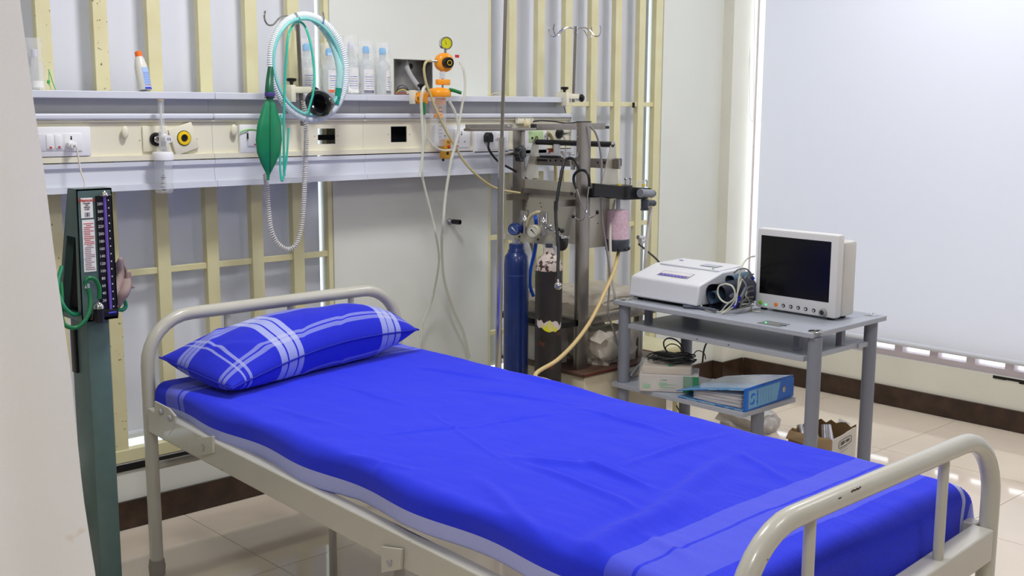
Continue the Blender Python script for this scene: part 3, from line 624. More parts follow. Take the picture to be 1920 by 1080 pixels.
# leaning bottle with orange cap
base = at(272, 171.5, Y=3.56); base = Vector((base.x, 3.56, SH)); topp = at(259, 99, Y=3.585)
t = thing('disinfectant_bottle', base, 'white squeeze bottle with orange cap and blue label, leaning on the shelf', 'bottle')
axb = (topp-base); Lb = axb.length; axb.normalize()
bs = base + Vector((-.0, 0, .004))
obj('body', B().lathe(bs, [(0, 0), (.019, 0), (.021, .004), (.021, Lb*.45), (.020, Lb*.62), (.015, Lb*.8), (.0105, Lb*.88)], axb, 24), mat('milky_bottle', (222, 222, 214), .3, sss=.1), t)
obj('cap', B().lathe(bs, [(.0115, Lb*.86), (.0118, Lb*.985), (.010, Lb), (0, Lb)], axb, 20), mat('orange_cap', (250, 120, 40), .4), t)
qb = Vector((0, 0, 1)).rotation_difference(axb).to_matrix()
def lab(u, v, r=.0216, h0=.004, h1=.56, a0=-110, aw=115): a_ = R_(a0+aw*u); return bs + qb @ Vector((r*math.cos(a_), r*math.sin(a_), Lb*(h0+(h1-h0)*v)))
lb = obj('paper_label', B().grid(lambda u, v: lab(u, v), 12, 2), mat('pale_blue_label', (168, 196, 240), .5), t)
obj('colour_band', B().grid(lambda u, v: lab(u, v, .0219, .004, .05), 12, 1), mat('deep_blue_band', (30, 40, 190), .5), lb)
for k_ in range(8): obj('print_line', B().grid(lambda u, v: lab(u*.75+.05, v, .0219, .10+.045*k_, .115+.045*k_), 8, 1), mat('label_print_blue', (110, 140, 220), .6) if k_ else inkr, lb)
# wrapped clear bottle near the curtain
base = at(68, 169, Y=3.57); base = Vector((base.x, 3.57, SH)); t = thing('wrapped_bottle', base, 'clear wrapped bottle beside the curtain at the left end of the shelf', 'bottle')
obj('body', B().lathe(base, [(0, 0), (.021, .001), (.023, .006), (.023, .07), (.016, .085), (.009, .095), (.009, .115)], n=22), clear, t)
obj('cap', B().lathe(base, [(.010, .10), (.010, .122), (0, .124)], n=16), mat('frost_cap', (215, 215, 235), .4), t)
obj('paper_label', B().grid(lambda u, v: base+Vector((.0236*math.cos(R_(-130+90*u)), .0236*math.sin(R_(-130+90*u)), .008+.02*v)), 8, 1), paper, t)
obj('plastic_wrap', B().grid(lambda u, v: base+Vector(((.030-.008*v+.006*noise.noise(Vector((math.cos(6.28*u)*2, math.sin(6.28*u)*2, v*8))))*math.cos(6.2832*u), (.028-.008*v)*math.sin(6.2832*u), .002+.155*v)), 22, 14), wrapm, t, auto=15)
tag(obj('green_strap', B().tube([at(91, 130, Y=3.575), at(95, 142, Y=3.57), at(99, 155, Y=3.57), at(104, 168, Y=3.56)], .0013, n=6).tube([at(92, 131, Y=3.575), at(92, 150, Y=3.57), at(95, 167, Y=3.56)], .001, n=6).ball(at(91, 153, Y=3.57), .0045, (1.1, .5, 1.4)), mat('bright_green_line', (60, 180, 90), .3)), 'thin green tubing scrap standing on the shelf beside the curtain', 'tubing')
# ------------------------------------------------------------------ wall suction unit on the trunking
YS = 3.42
def oS(x, y, Y=YS): return at(x, y, Y=Y)
su = thing('suction_unit', oS(820, 274), 'orange wall suction regulator with gauge, black knob and clear collection jar', 'suction unit')
obj('clamp', B().box(oS(767, 195, 3.47), oS(780, 169, 3.44), bevel=.002).box(oS(762, 176, 3.52), oS(800, 170, 3.44), bevel=.002), trcream, su)
obj('clamp_knob', B().lathe(oS(790, 169), [(.006, 0), (.006, .008), (.015, .012), (.016, .02), (.012, .024), (0, .024)], n=9), black, su)
obj('bracket', B().box(oS(779, 195, 3.45), oS(804, 173, 3.41), bevel=.006).cyl(oS(786, 184, 3.40), oS(786, 184, 3.46), .015), orange, su)
obj('bracket_bolt', B().cyl(oS(784, 183, 3.400), oS(784, 183, 3.394), .004), chrome, su)
c = oS(823, 181); lid = B().lathe(c, [(0, -.002), (.044, -.002), (.047, .004), (.047, .018), (.042, .026), (.034, .030), (.014, .034), (0, .034)], n=36)
obj('jar_lid', lid, orange, su)
zj = oS(820, 274).z
obj('jar', B().lathe((c.x-.006, YS, zj), [(0, 0), (.026, 0), (.030, .006), (.033, .06), (.034, c.z-zj)], n=36), clear, su)
for k_ in range(9):
    zz = zj+.035+k_*.014
    obj('level_mark', B().box((c.x-.028, YS-.0345, zz), (c.x-.015+(k_ % 2)*.004, YS-.0325, zz+.0012)), ink, su)
text('jar_marking', '1000', .007, (c.x+.0, YS-.0355, zj+.07), (1, 0, 0), (0, 0, 1), ink, su); text('jar_marking', '500', .007, (c.x+.0, YS-.0355, zj+.04), (1, 0, 0), (0, 0, 1), ink, su)
obj('float_stem', B().box(oS(819, 196), oS(832, 184, YS+.012), bevel=.002).cyl(oS(825, 194), oS(825, 208), .004), orange, su)
obj('float', B().lathe(oS(822, 221), [(0, .002), (.020, 0), (.020, .004), (.015, .016), (.006, .022), (0, .023)]), orange, su)
obj('valve_handle', B().box(oS(822, 159, YS-.01), oS(839, 149, YS+.01), bevel=.004), orange, su)
obj('neck', B().cyl(oS(830, 166), oS(830, 136), .0045), chrome, su)
obj('neck_sleeve', B().cyl(oS(830, 147), oS(830, 134), .011), mat('translucent_white_plastic', (222, 226, 228), .25, .2), su)
rc = oS(833, 117); rax = Vector((-.22, -.97, -.06)).normalized()
obj('regulator_body', B().lathe(rc-rax*.026, [(0, 0), (.027, .001), (.034, .006), (.036, .018), (.034, .026), (.036, .030), (.036, .036), (.031, .042), (.021, .046), (0, .046)], rax, 36), orange, su)
kc = rc+rax*.018
obj('knob', B().lathe(kc, [(.020, 0), (.0205, .004), (.0205, .024), (.018, .027), (.012, .0275), (0, .0275)], rax, 24), black, su)
obj('knob_marking', B().lathe(kc+rax*.0277, [(.008, 0), (.008, .0004), (.010, .0004), (.010, 0)], rax, 24), yellow, su)
obj('inlet', B().cyl(oS(806, 114), oS(820, 115), .005), chrome, su)
gc = oS(836, 81); gax = Vector((-.30, -.95, -.05)).normalized()
obj('gauge_stem', B().cyl(oS(835, 100), oS(835, 90), .006), chrome, su)
gg = obj('gauge_housing', B().lathe(gc-gax*.016, [(0, 0), (.021, 0), (.024, .003), (.024, .022), (.0245, .024), (.021, .024)], gax, 32), chrome, su)
obj('dial', B().lathe(gc+gax*.006, [(.0208, 0), (0, .0003)], gax, 28), mat('dial_yellow', (214, 212, 40), .3), gg)
gr = Vector((0, 0, 1)).cross(gax).normalized()
obj('needle', B().prism([gc+gax*.0068+gr*.001+Vector((0, 0, -.004)), gc+gax*.0068-gr*.002+Vector((0, 0, -.003)), gc+gax*.0068-gr*.006+Vector((0, 0, .014))], gax*.0005), ink, gg)
obj('red_valve', B().box(oS(855, 108), oS(859, 103, YS+.006)), redp, su)
obj('green_connector', B().tube([oS(842, 168, 3.39), oS(852, 170, 3.38), oS(864, 174, 3.375)], .0068, n=12), mat('green_connector', (20, 120, 60), .4), su)
obj('green_connector', B().tube([oS(795, 192, 3.38), oS(795, 205, 3.38), oS(795, 215, 3.38)], .0062, n=12), mat('green_connector', (20, 120, 60), .4), su)
TS_ = []
def stube(nm, pts, r, m_, Y=3.38): TS_.append(obj(nm, B().tube([oS(*p) if len(p) == 3 else oS(p[0], p[1], Y) for p in pts], r, n=10), m_, su))
stube('yellowed_tube', [(808, 114, 3.41), (799, 116), (795, 130), (799, 156), (808, 180), (815, 199), (828, 228), (839, 250), (856, 279), (868, 300), (887, 322), (915, 345), (940, 356), (975, 362, 3.36)], .0048, tubey)
stube('clear_tube', [(800, 160, 3.40), (793, 168), (790, 190), (791, 218), (793, 266), (791, 305), (787, 332)], .0056, tubem, 3.37)
stube('clear_tube', [(794, 214), (797, 240), (795, 270), (791, 300), (791, 325), (797, 355), (812, 415), (817, 440), (822, 470, 3.45), (822, 500, 3.5), (810, 562, 3.58), (793, 604, 3.6), (789, 641, 3.6)], .0046, tubem, 3.39)
stube('clear_tube', [(843, 191), (854, 213), (860, 242), (855, 266), (849, 290), (845, 305), (835, 370), (830, 430), (828, 450, 3.5), (832, 520, 3.58), (850, 580, 3.6), (868, 620, 3.6), (880, 670, 3.6)], .0056, tubem, 3.36)
stube('clear_tube', [(862, 117, 3.42), (868, 126), (872, 151), (871, 177), (866, 199), (861, 233), (858, 260)], .0050, tubem, 3.39)
stube('clear_tube', [(800, 258), (808, 268), (820, 278), (833, 282), (846, 281)], .0036, tubem, 3.37)
b = thing('button_handset', at(834, 299, Y=3.45), 'yellow handset with a red button hanging behind the suction jar', 'handset')
obj('shell', B().box(at(823, 298, Y=3.50), at(847, 261, Y=3.465), bevel=.008), mat('dull_yellow', (214, 160, 50), .45), b)
for x, y, m_ in ((841, 275, redp), (839, 287, black), (841, 265, mat('amber_button', (180, 120, 30), .4))): obj('button', B().lathe(at(x, y, Y=3.465), [(.006, 0), (.006, .003), (.004, .005), (0, .005)], (0, -1, 0)), m_, b)
obj('cable_gland', B().cyl(at(831, 298, Y=3.48), at(831, 302, Y=3.48), .005), black, b)

# ------------------------------------------------------------------ hospital bed
BX0, BX1, BYH, BYF = 1.480, 2.425, 3.205, 1.035
bed = thing('hospital_bed', ((BX0+BX1)/2, (BYH+BYF)/2, 0), 'grey enamelled hospital bed frame with curved tubular ends', 'bed')
def bedend(nm, Y, zt_, r, x0, x1, rad, zb=.035):
    pts = [(x0, Y, zb), (x0, Y, zt_-rad)]
    for k_ in range(1, 9):
        a_ = R_(90*k_/8); pts.append((x0+rad-rad*math.cos(a_), Y, zt_-rad+rad*math.sin(a_)))
    for k_ in range(0, 9):
        a_ = R_(90*k_/8); pts.append((x1-rad+rad*math.sin(a_), Y, zt_-rad+rad*math.cos(a_)))
    pts.append((x1, Y, zb)); return obj(nm, B().tube(pts, r, n=20, smooth=1), bedm, bed)
hb_ = bedend('headboard_tube', BYH, .815, .0205, BX0, BX1, .145)
fb_ = bedend('footboard_tube', BYF, .752, .0205, BX0, BX1, .155)
for x in (1.752, 1.985, 2.228): obj('headboard_bar', B().cyl((x, BYH, .50), (x, BYH, .80), .0105), bedm, bed)
for x in (1.69, 2.19): obj('footboard_bar', B().cyl((x, BYF, .46), (x, BYF, .74), .0112), bedm, bed)
RZH, RZF = .545, .475                               # rail tops
def rail(x0, x1, zh, zf):
    b = B(); y0, y1 = BYF+.02, BYH-.02
    b.prism([(x0, y0, zf), (x0, y1, zh), (x0, y1, zh-.075), (x0, y0, zf-.075)], (x1-x0, 0, 0)); return b
obj('side_rail', rail(1.463, 1.50, RZH, RZF), bedm, bed, bevel=.004)
obj('side_rail', rail(2.405, 2.44, .545, .535), bedm, bed, bevel=.004)
obj('cross_beam', B().prism([(BX0, BYF-.022, RZF), (BX1-.02, BYF-.022, .535), (BX1-.02, BYF-.022, .462), (BX0, BYF-.022, RZF-.07)], (0, .05, 0)), bedm, bed, bevel=.004)
obj('cross_beam', B().box((BX0, BYH-.02, .465), (BX1, BYH+.015, .535)), bedm, bed, bevel=.004)
obj('end_rail', B().cyl((BX0, BYH, .352), (BX1, BYH, .352), .0125), bedm, bed)
obj('corner_plate', B().prism([at(*q, X=1.462) for q in ((289, 752), (316, 766), (328, 780), (327, 803), (315, 816), (290, 795))], (.006, 0, 0)), bedm, bed, bevel=.001)
for q in ((303, 772), (320, 784)): obj('bolt', B().lathe(at(*q, X=1.462), [(.010, 0), (.010, .004), (.007, .007), (0, .007)], (-1, 0, 0), 8), greypl, bed)
br = obj('hook_bracket', B().prism([at(*q, X=1.455) for q in ((369, 822), (383, 820), (398, 818), (399, 849), (371, 856))], (.008, 0, 0)), bedm, bed, bevel=.001)
obj('bracket_slot', B().tube([at(378, 834, X=1.4535), at(382, 838, X=1.4535), at(380, 846, X=1.4535)], .002, n=6), greypl, br)
br2 = obj('hook_bracket', B().prism([at(*q, X=1.453) for q in ((714, 1025), (752, 1030), (750, 1068), (715, 1074))], (.008, 0, 0)), bedm, bed, bevel=.001)
obj('bracket_slot', B().tube([at(725, 1052, X=1.4515), at(731, 1062, X=1.4515), at(733, 1050, X=1.4515)], .002, n=6), greypl, br2)
for i in range(6):
    y = 1.35+i*.32; obj('deck_slat', B().box((1.54, y-.03, .508), (2.405, y+.03, .522)), bedm, bed)
q = at(626, 1100, Z=0); obj('middle_leg', B().cyl((q.x, q.y, .01), (q.x, q.y, .51), .012), bedm, bed)
for x in (BX0, BX1):
    for y in (BYF, BYH): obj('foot_cap', B().lathe((x, y, 0), [(0, 0), (.024, .002), (.026, .03), (.0225, .05), (.0225, .052)], n=20), mat('castor_rubber', (150, 146, 138), .6), bed)
obj('paint_chip', B().tube([(1.795+.004*i, BYF-.0175+.0006*(i % 2), .764+.0011*((i*7) % 3)) for i in range(9)], .0012, n=5, smooth=1), mat('rust_chip', (60, 30, 26), .7), fb_)
obj('paint_chip', B().tube([(1.75+.003*i, BYF-.0185, .7625) for i in range(4)], .0010, n=5, smooth=1), mat('rust_chip', (60, 30, 26), .7), fb_)
# mattress
mt = B().box((1.505, 1.085, .5235), (2.40, 3.145, .612), bevel=.028)
tag(obj('mattress', mt, mat('mattress_cover', (30, 34, 90), .6)), 'thin mattress under the blue sheet on the hospital bed', 'mattress')
# sheet
ZT = .6225
def stripes(name, ubands, vbands, base, light, both):
    m = bpy.data.materials.new(name); m.use_nodes = True; N, L, b = nodes(m)
    uv = N.new('ShaderNodeTexCoord'); sp = N.new('ShaderNodeSeparateXYZ'); L.new(uv.outputs['UV'], sp.inputs[0])
    def ramp(src, bands):
        r = N.new('ShaderNodeValToRGB'); r.color_ramp.interpolation = 'CONSTANT'; e = r.color_ramp.elements
        e[0].position = 0; e[0].color = (0, 0, 0, 1); e[1].position = 1; e[1].color = (0, 0, 0, 1)
        for a, c, w in bands:
            x = e.new(a); x.color = (w, w, w, 1); y = e.new(c); y.color = (0, 0, 0, 1)
        L.new(src, r.inputs[0]); return r.outputs[0]
    ru, rv = ramp(sp.outputs[0], ubands), ramp(sp.outputs[1], vbands)
    mp = N.new('ShaderNodeMapping'); mp.inputs['Scale'].default_value = (1, 6, 1); L.new(uv.outputs['Object'], mp.inputs[0])
    nz = N.new('ShaderNodeTexNoise'); nz.inputs['Scale'].default_value = 140; nz.inputs['Detail'].default_value = 4; L.new(mp.outputs[0], nz.inputs[0])
    n2 = N.new('ShaderNodeTexNoise'); n2.inputs['Scale'].default_value = 420; L.new(uv.outputs['Object'], n2.inputs[0])
    mr = N.new('ShaderNodeMapRange'); mr.inputs[1].default_value = .3; mr.inputs[2].default_value = .7; L.new(nz.outputs[0], mr.inputs[0])
    c0 = N.new('ShaderNodeMix'); c0.data_type = 'RGBA'; c0.inputs[6].default_value = (*[v*.86 for v in lin(base)], 1); c0.inputs[7].default_value = (*[min(1, v*1.1) for v in lin(base)], 1); L.new(mr.outputs[0], c0.inputs[0])
    mx = N.new('ShaderNodeMath'); mx.operation = 'MAXIMUM'; L.new(ru, mx.inputs[0]); L.new(rv, mx.inputs[1])
    mn = N.new('ShaderNodeMath'); mn.operation = 'MULTIPLY'; L.new(ru, mn.inputs[0]); L.new(rv, mn.inputs[1])
    m3 = N.new('ShaderNodeMath'); m3.operation = 'MULTIPLY_ADD'; m3.inputs[1].default_value = .3; m3.inputs[2].default_value = .85; L.new(n2.outputs[0], m3.inputs[0])
    m4 = N.new('ShaderNodeMath'); m4.operation = 'MULTIPLY'; L.new(mx.outputs[0], m4.inputs[0]); L.new(m3.outputs[0], m4.inputs[1]); m4.use_clamp = True
    c1 = N.new('ShaderNodeMix'); c1.data_type = 'RGBA'; L.new(m4.outputs[0], c1.inputs[0]); L.new(c0.outputs[2], c1.inputs[6]); c1.inputs[7].default_value = (*lin(light), 1)
    c2 = N.new('ShaderNodeMix'); c2.data_type = 'RGBA'; L.new(mn.outputs[0], c2.inputs[0]); L.new(c1.outputs[2], c2.inputs[6]); c2.inputs[7].default_value = (*lin(both), 1)
    L.new(c2.outputs[2], b.inputs['Base Color']); b.inputs['Roughness'].default_value = .85; b.inputs['Sheen Weight'].default_value = .08
    bp = N.new('ShaderNodeBump'); bp.inputs['Strength'].default_value = .35; bp.inputs['Distance'].default_value = .0012; L.new(nz.outputs[0], bp.inputs['Height']); L.new(bp.outputs[0], b.inputs['Normal'])
    return m
SX0, SX1 = 1.36, 2.55; SY0, SY1 = .93, 3.18           # unfolded cloth coordinates
LW, LL = SX1-SX0, SY1-SY0
def su_(x): return (x-SX0)/LW
def sv_(y): return (y-SY0)/LL
sheetm = stripes('sheet_cotton', [(su_(1.398), su_(1.440), .62), (su_(2.386), su_(2.398), .7), (su_(2.44), su_(2.485), .4), (su_(2.50), su_(2.53), .4)],
    [(sv_(1.165), sv_(1.205), .085), (sv_(1.210), sv_(1.268), .085), (sv_(1.274), sv_(1.336), .085), (sv_(3.01), sv_(3.035), .2), (sv_(3.04), sv_(3.075), .2), (sv_(3.08), sv_(3.11), .2)], (14, 40, 228), (216, 224, 246), (236, 238, 240))
cre = []                                             # creases: segment, height, width
def crease(a, b, h, w):
    A_, B_ = at(*a, Z=ZT), at(*b, Z=ZT); cre.append((A_.x, A_.y, B_.x, B_.y, h*1.7, w))
for a, b, h, w in [((960, 860), (1130, 880), .007, .018), ((1090, 868), (1215, 915), .010, .013), ((980, 870), (1190, 950), .006, .013), ((1100, 1028), (1300, 935), .010, .035), ((1240, 955), (1370, 860), .009, .028), ((1180, 870), (1360, 815), .005, .013),
        ((1100, 770), (1260, 815), .005, .011), ((790, 690), (940, 715), .004, .012), ((860, 730), (1080, 760), .004, .010), ((500, 760), (640, 800), .003, .014), ((720, 815), (900, 800), .0035, .009), ((900, 800), (1050, 775), .0035, .009), ((640, 850), (780, 880), .004, .012),
        ((900, 900), (1010, 1000), .005, .016), ((1010, 1000), (1120, 1060), .005, .014), ((620, 720), (760, 760), .003, .010), ((960, 700), (1100, 735), .005, .02), ((780, 930), (880, 950), .004, .012), ((1380, 850), (1480, 905), .004, .013), ((800, 770), (960, 880), .0025, .007), ((620, 900), (720, 870), .004, .012), ((1200, 1000), (1300, 1050), .004, .016)]: crease(a, b, h, w)
def hgt(x, y):
    h = .0042*noise.noise(Vector((x*5, y*4, 0))) +.002 + .0022*noise.noise(Vector((x*16, y*10, 3))) + .0007*noise.noise(Vector((x*60, y*18, 5)))
    for ax_, ay, bx, by, hh, ww in cre:
        dx, dy = bx-ax_, by-ay; L2 = dx*dx+dy*dy; t = max(0, min(1, ((x-ax_)*dx+(y-ay)*dy)/L2)); t2 = math.sin(math.pi*min(1, max(0, .08+t*.84)))
        wob = .006*noise.noise(Vector((x*9, y*9, 7)))
        s = ((x-ax_)*dy-(y-ay)*dx)/math.sqrt(L2)+wob; e = math.hypot((x-ax_-t*dx), (y-ay-t*dy))
        if e < ww*4: h += hh*t2*(math.exp(-(s/ww)**2) - .30*math.exp(-((s+1.5*ww)/ww)**2))*math.exp(-(max(0, e-abs(s))/ww)**2)
    return h
ER = .032
def over(d, r):                                       # rounding over an edge: distance past the edge start -> (forward, drop)
    if d <= 0: return d, 0
    a_ = min(d/r, math.pi/2)
    return r*math.sin(a_), r*(1-math.cos(a_)) + max(0, d-r*math.pi/2)
def sheetf(u, v):
    x, y = SX0+LW*u, SY0+LL*v
    fx, dropx = x, 0
    xl, xr = 1.49+ER, 2.412-ER
    if x < xl: f_, dropx = over(xl-x, ER); fx = xl-f_
    if x > xr: f_, dropx = over(x-xr, ER); fx = xr+f_
    fy, dropy = y, 0; yl = 1.078+ER*1.4
    if y < yl: f_, dropy = over(yl-y, ER*1.4); fy = yl-f_
    base = ZT
    z = base + hgt(x, y)*max(0, 1-(dropx+dropy)/.03) - .004*(1-min(1, (x-1.49)/.3 if x > 1.49 else 0))
    lim_l = .080+.032*max(0, min(1, (3.1-y)/1.2)) + .012*math.sin(y*5.5)
    drop = dropx+dropy
    if dropx > 0 and dropy > 0: drop = max(dropx, dropy)+.25*min(dropx, dropy); k_ = min(dropx, dropy); fx += (.8*k_ if x > 2 else -.2*k_)
    tuck = .120 if y > 2.5 else (.098 if y < 2.15 else .098+.022*(y-2.15)/.35)
    if dropx > tuck and x < xl: fx += min(.06, (dropx-tuck)); drop = min(drop, max(tuck, dropy))
    z -= min(drop, .135)
    if x < xl and dropx > 0: fx -= .010*math.sin(y*14)*min(1, dropx/.06) ; z += -.0*lim_l
    if x > xr and dropx > 0: fx += .006*math.sin(y*11)*min(1, dropx/.06)
    if y < yl and dropy > 0: fy -= .010*math.sin(x*9+1)*min(1, dropy/.08)
    return Vector((fx, fy, z))
sb_ = B().grid(sheetf, 190, 330)
sheet = obj('bed_sheet', sb_, sheetm, auto=180); tag(sheet, 'bright blue cotton bed sheet with pale stripes across the foot end, spread over the mattress', 'sheet')
sheet.modifiers.new('s', 'SOLIDIFY').thickness = .0012
# pillow
PC = [Vector((1.56, 2.845, .652)), Vector((2.335, 2.965, .705)), Vector((1.50, 3.165, .70)), Vector((2.30, 3.165, .72))]
def pilf(u, v, side):
    a_, c_ = 2*u-1, 2*v-1
    base = (PC[0]*(1-u)+PC[1]*u)*(1-v)+(PC[2]*(1-u)+PC[3]*u)*v
    pin = .06; base += ((PC[0]+PC[1]+PC[2]+PC[3])/4-base)*pin*(1-abs(a_)**2)*(abs(c_)**3)*.8
    base.z += .034*math.sin(math.pi*u)*(1-v) + .012*math.sin(math.pi*u)*v
    e = max(0, 1-abs(a_)**3.2)**.62*max(0, 1-abs(c_)**2.6)**.62
    wr_ = .006*noise.noise(Vector((u*7, v*4, 1)))+.010*noise.noise(Vector((u*3.2, v*2.5, 6)))*(1 if side > 0 else 0)
    cr_ = .009*math.exp(-((u-.06-.4*abs(v-.5))/.025)**2)-.008*math.exp(-((u-.55-.35*v)/.02)**2)*max(0, 1-2*v)-.007*math.exp(-((u-.35-.3*v)/.018)**2)*max(0, 1-1.8*v)
    z = base.z + side*e*(.092 if side > 0 else .105) + (wr_+cr_)*e
    if side < 0: z = max(z, .634)
    return Vector((base.x, base.y, max(z, .634)))
pb_ = B().grid(lambda u, v: pilf(u, v, 1), 90, 56, uv=lambda a, b: (a, b)).grid(lambda u, v: pilf(u, v, -1), 90, 56, uv=lambda a, b: (a, b))
bmesh.ops.remove_doubles(pb_.bm, verts=pb_.bm.verts, dist=.0004)
pillm = stripes('pillow_cotton', [(.235, .268, .56), (.275, .318, .56), (.325, .355, .56), (.795, .825, .56), (.832, .866, .56), (.873, .902, .56), (.06, .068, .4), (.085, .095, .4)],
    [(.60, .645, .34), (.655, .70, .34), (.71, .755, .34), (.09, .13, .3), (.145, .18, .3)], (14, 32, 205), (206, 216, 240), (240, 240, 224))
pw = obj('pillow', pb_, pillm, auto=180); tag(pw, 'plump blue pillow with white plaid stripes at the head of the bed', 'pillow')
seam = [pilf(i/30, 0, 1)+Vector((0, -.002, 0)) for i in range(31)]; seam += [pilf(1, i/12, 1)+Vector((.002, 0, 0)) for i in range(1, 13)]
obj('seam', B().tube(seam, .0028, n=6, smooth=1).tube([pilf(0, i/12, 1) for i in range(13)], .0028, n=6, smooth=1), mat('pillow_seam', (26, 34, 170), .8), pw)
# ------------------------------------------------------------------ blood pressure stand
greenm = mat('hammered_green', (84, 108, 106), .42, var=.08, scale=30, bump=.1)
YP = 2.95
def oP(x, y, Y=YP): return at(x, y, Y=Y)
pf = [oP(143, 355.5), oP(209, 352.5), oP(222, 600), oP(154, 605)]
bpst = thing('blood_pressure_stand', (pf[3].x+.05, YP+.06, 0), 'dark green mercury blood pressure stand beside the bed head', 'blood pressure stand')
xl_t, xl_b, xr_t, xr_b = pf[0].x, pf[3].x, pf[1].x, pf[2].x; zt_, zb_ = pf[0].z, pf[3].z
dt, db = .058, .165
# open-sided wedge cabinet: front plate, back plate, top, bottom and a right side
cab = B()
fp = [Vector((xl_t, YP, zt_)), Vector((xr_t, YP, zt_)), Vector((xr_b, YP, zb_)), Vector((xl_b, YP, zb_))]
bk = [Vector((xl_t, YP+dt, zt_)), Vector((xr_t, YP+dt, zt_)), Vector((xr_b, YP+db, zb_)), Vector((xl_b, YP+db, zb_))]
cab.prism(fp, (0, .006, 0)).prism(bk, (0, -.003, 0)).prism([fp[0], fp[1], bk[1], bk[0]], (0, 0, -.004)).prism([fp[3], fp[2], bk[2], bk[3]], (0, 0, .012)).prism([fp[1], fp[2], bk[2], bk[1]], (-.003, 0, 0))
def lerp(a, b, t): return a+(b-a)*t
lt = lambda s, d: lerp(lerp(fp[0], fp[3], s), lerp(bk[0], bk[3], s), d)      # left side face: down fraction, depth fraction
cab.prism([lt(0, 0), lt(0, 1), lt(.36, 1), lt(.36, 0)], (.003, 0, 0)).prism([lt(.36, 0), lt(1, 0), lt(1, .14), lt(.36, .2)], (.003, 0, 0)).prism([lt(.36, .82), lt(.36, 1), lt(1, 1), lt(1, .90)], (.003, 0, 0)).prism([lt(.94, .1), lt(.94, .95), lt(1, 1), lt(1, .1)], (.003, 0, 0))
obj('cabinet', cab, greenm, bpst, smooth=False)
obj('inside_shade', B().prism([lerp(a, (fp[0]+bk[2])/2, .12) for a in (lt(.3, .15)+Vector((.02, 0, 0)), lt(.3, .85)+Vector((.02, 0, 0)), lt(.98, .9)+Vector((.02, 0, 0)), lt(.98, .1)+Vector((.02, 0, 0)))], (.03, 0, 0)), mat('inside_shade_black', (18, 18, 20), .9, var=.4), bpst)  # black slab stands in for the shade inside the open cabinet
def fpt(s, t, dy=0): return lerp(lerp(fp[0], fp[1], t), lerp(fp[3], fp[2], t), s)+Vector((0, -dy, 0))
def fq(s0, s1, t0, t1, dy=.0): return [fpt(s0, t0, dy), fpt(s0, t1, dy), fpt(s1, t1, dy), fpt(s1, t0, dy)]
obj('scale_plate', B().prism(fq(.055, .955, .52, .70), (0, -.004, 0)), black, bpst, smooth=False)
obj('scale_plate', B().prism(fq(.055, .955, .82, .955), (0, -.004, 0)), black, bpst, smooth=False)
obj('scale_bed', B().prism(fq(.055, .955, .70, .82), (0, -.002, 0)), black, bpst, smooth=False)
obj('mercury_tube', B().cyl(fpt(.06, .755, .006), fpt(.96, .775, .006), .0042, n=14), mat('violet_tube', (112, 84, 190), .25), bpst)
obj('tube_cap', B().lathe(fpt(.045, .755, .006), [(.010, -.004), (.010, 0), (.007, .006), (.003, .010), (0, .010)]).box(fpt(.052, .60, .004), fpt(.044, .93, .012)), chrome, bpst)
up = (fpt(0, .6)-fpt(1, .6)).normalized(); rt = Vector((1, 0, 0))
for i, n in enumerate(range(280, 0, -20)):
    s = .115+i*.0565; text('scale_number', str(n), .0105, fpt(s, .625, .0044), rt, up, whiteink, bpst, depth=.0002)
for i in range(15):
    s = .085+i*.058; obj('scale_tick', B().box(fpt(s, .855, .0046), fpt(s+.010, .885, .0040)), whiteink, bpst)
lab1 = obj('paper_label', B().prism(fq(.065, .215, .10, .435), (0, -.0012, 0)), paper, bpst, smooth=False)
text('label_print', 'Diamond', .0115, fpt(.083, .265, .0016), rt, up, inkr, lab1, bold=True); text('label_print', 'Regular', .006, fpt(.105, .27, .0016), rt, up, ink, lab1)
for i, (l_, s_) in enumerate((('mm', .12), ('MMHG', .135), ('0-300', .15))): text('label_print', l_, .0055, fpt(s_, .27, .0016), rt, up, ink, lab1)
obj('label_mark', B().prism(fq(.172, .205, .20, .35, .0014), (0, -.0004, 0)), greypl, lab1); text('label_print', '\u00a7', .010, fpt(.188, .275, .0022), rt, up, ink, lab1)
lab2 = obj('paper_label', B().prism(fq(.228, .62, .115, .455), (0, -.0012, 0)), paper, bpst, smooth=False)
random.seed(3)
for i in range(26):
    s = .255+i*.0138; a_ = .14+random.uniform(0, .03); b_ = .43-random.choice((0, 0, .02, .10)); m_ = inkr if i < 12 else mat('faint_ink', (150, 120, 125), .7)
    if i in (1, 12): a_, b_ = .22, .36
    obj('print_line', B().prism(fq(s, s+.005, a_, b_, .0014), (0, -.0003, 0)), m_, lab2)
obj('base_block', B().box(fpt(.975, .40, .012), fpt(.92, .97, 0), bevel=.002), black, bpst)
obj('silver_clip', B().box(fpt(.948, .68, .0135), fpt(.936, .90, .012)), chrome, bpst)
cc = fpt(.93, .38, .02); obj('bulb_valve', B().cyl(cc+Vector((0, 0, -.025)), cc+Vector((0, 0, .012)), .0135), black, bpst)
obj('valve_dome', B().lathe(cc+Vector((0, 0, .012)), [(.0145, 0), (.014, .008), (.008, .016), (.003, .019), (0, .019)]), chrome, bpst)
obj('side_knob', B().ball(fpt(.965, .25, .008), .008), black, bpst)
hosem = mat('hose_green', (22, 112, 66), .35, var=.1)
obj('green_hose', B().tube([oP(186, 560, 2.92), oP(186, 540, 2.92), oP(178, 524, 2.92), oP(165, 522, 2.92), oP(160, 532, 2.92), oP(167, 550, 2.92), oP(169, 575, 2.91), oP(160, 600, 2.90), oP(143, 614, 2.90), oP(124, 611, 2.90), oP(116, 596, 2.91), oP(116, 560, 2.93), oP(114, 530, 2.95)], .0058, n=10), hosem, bpst)
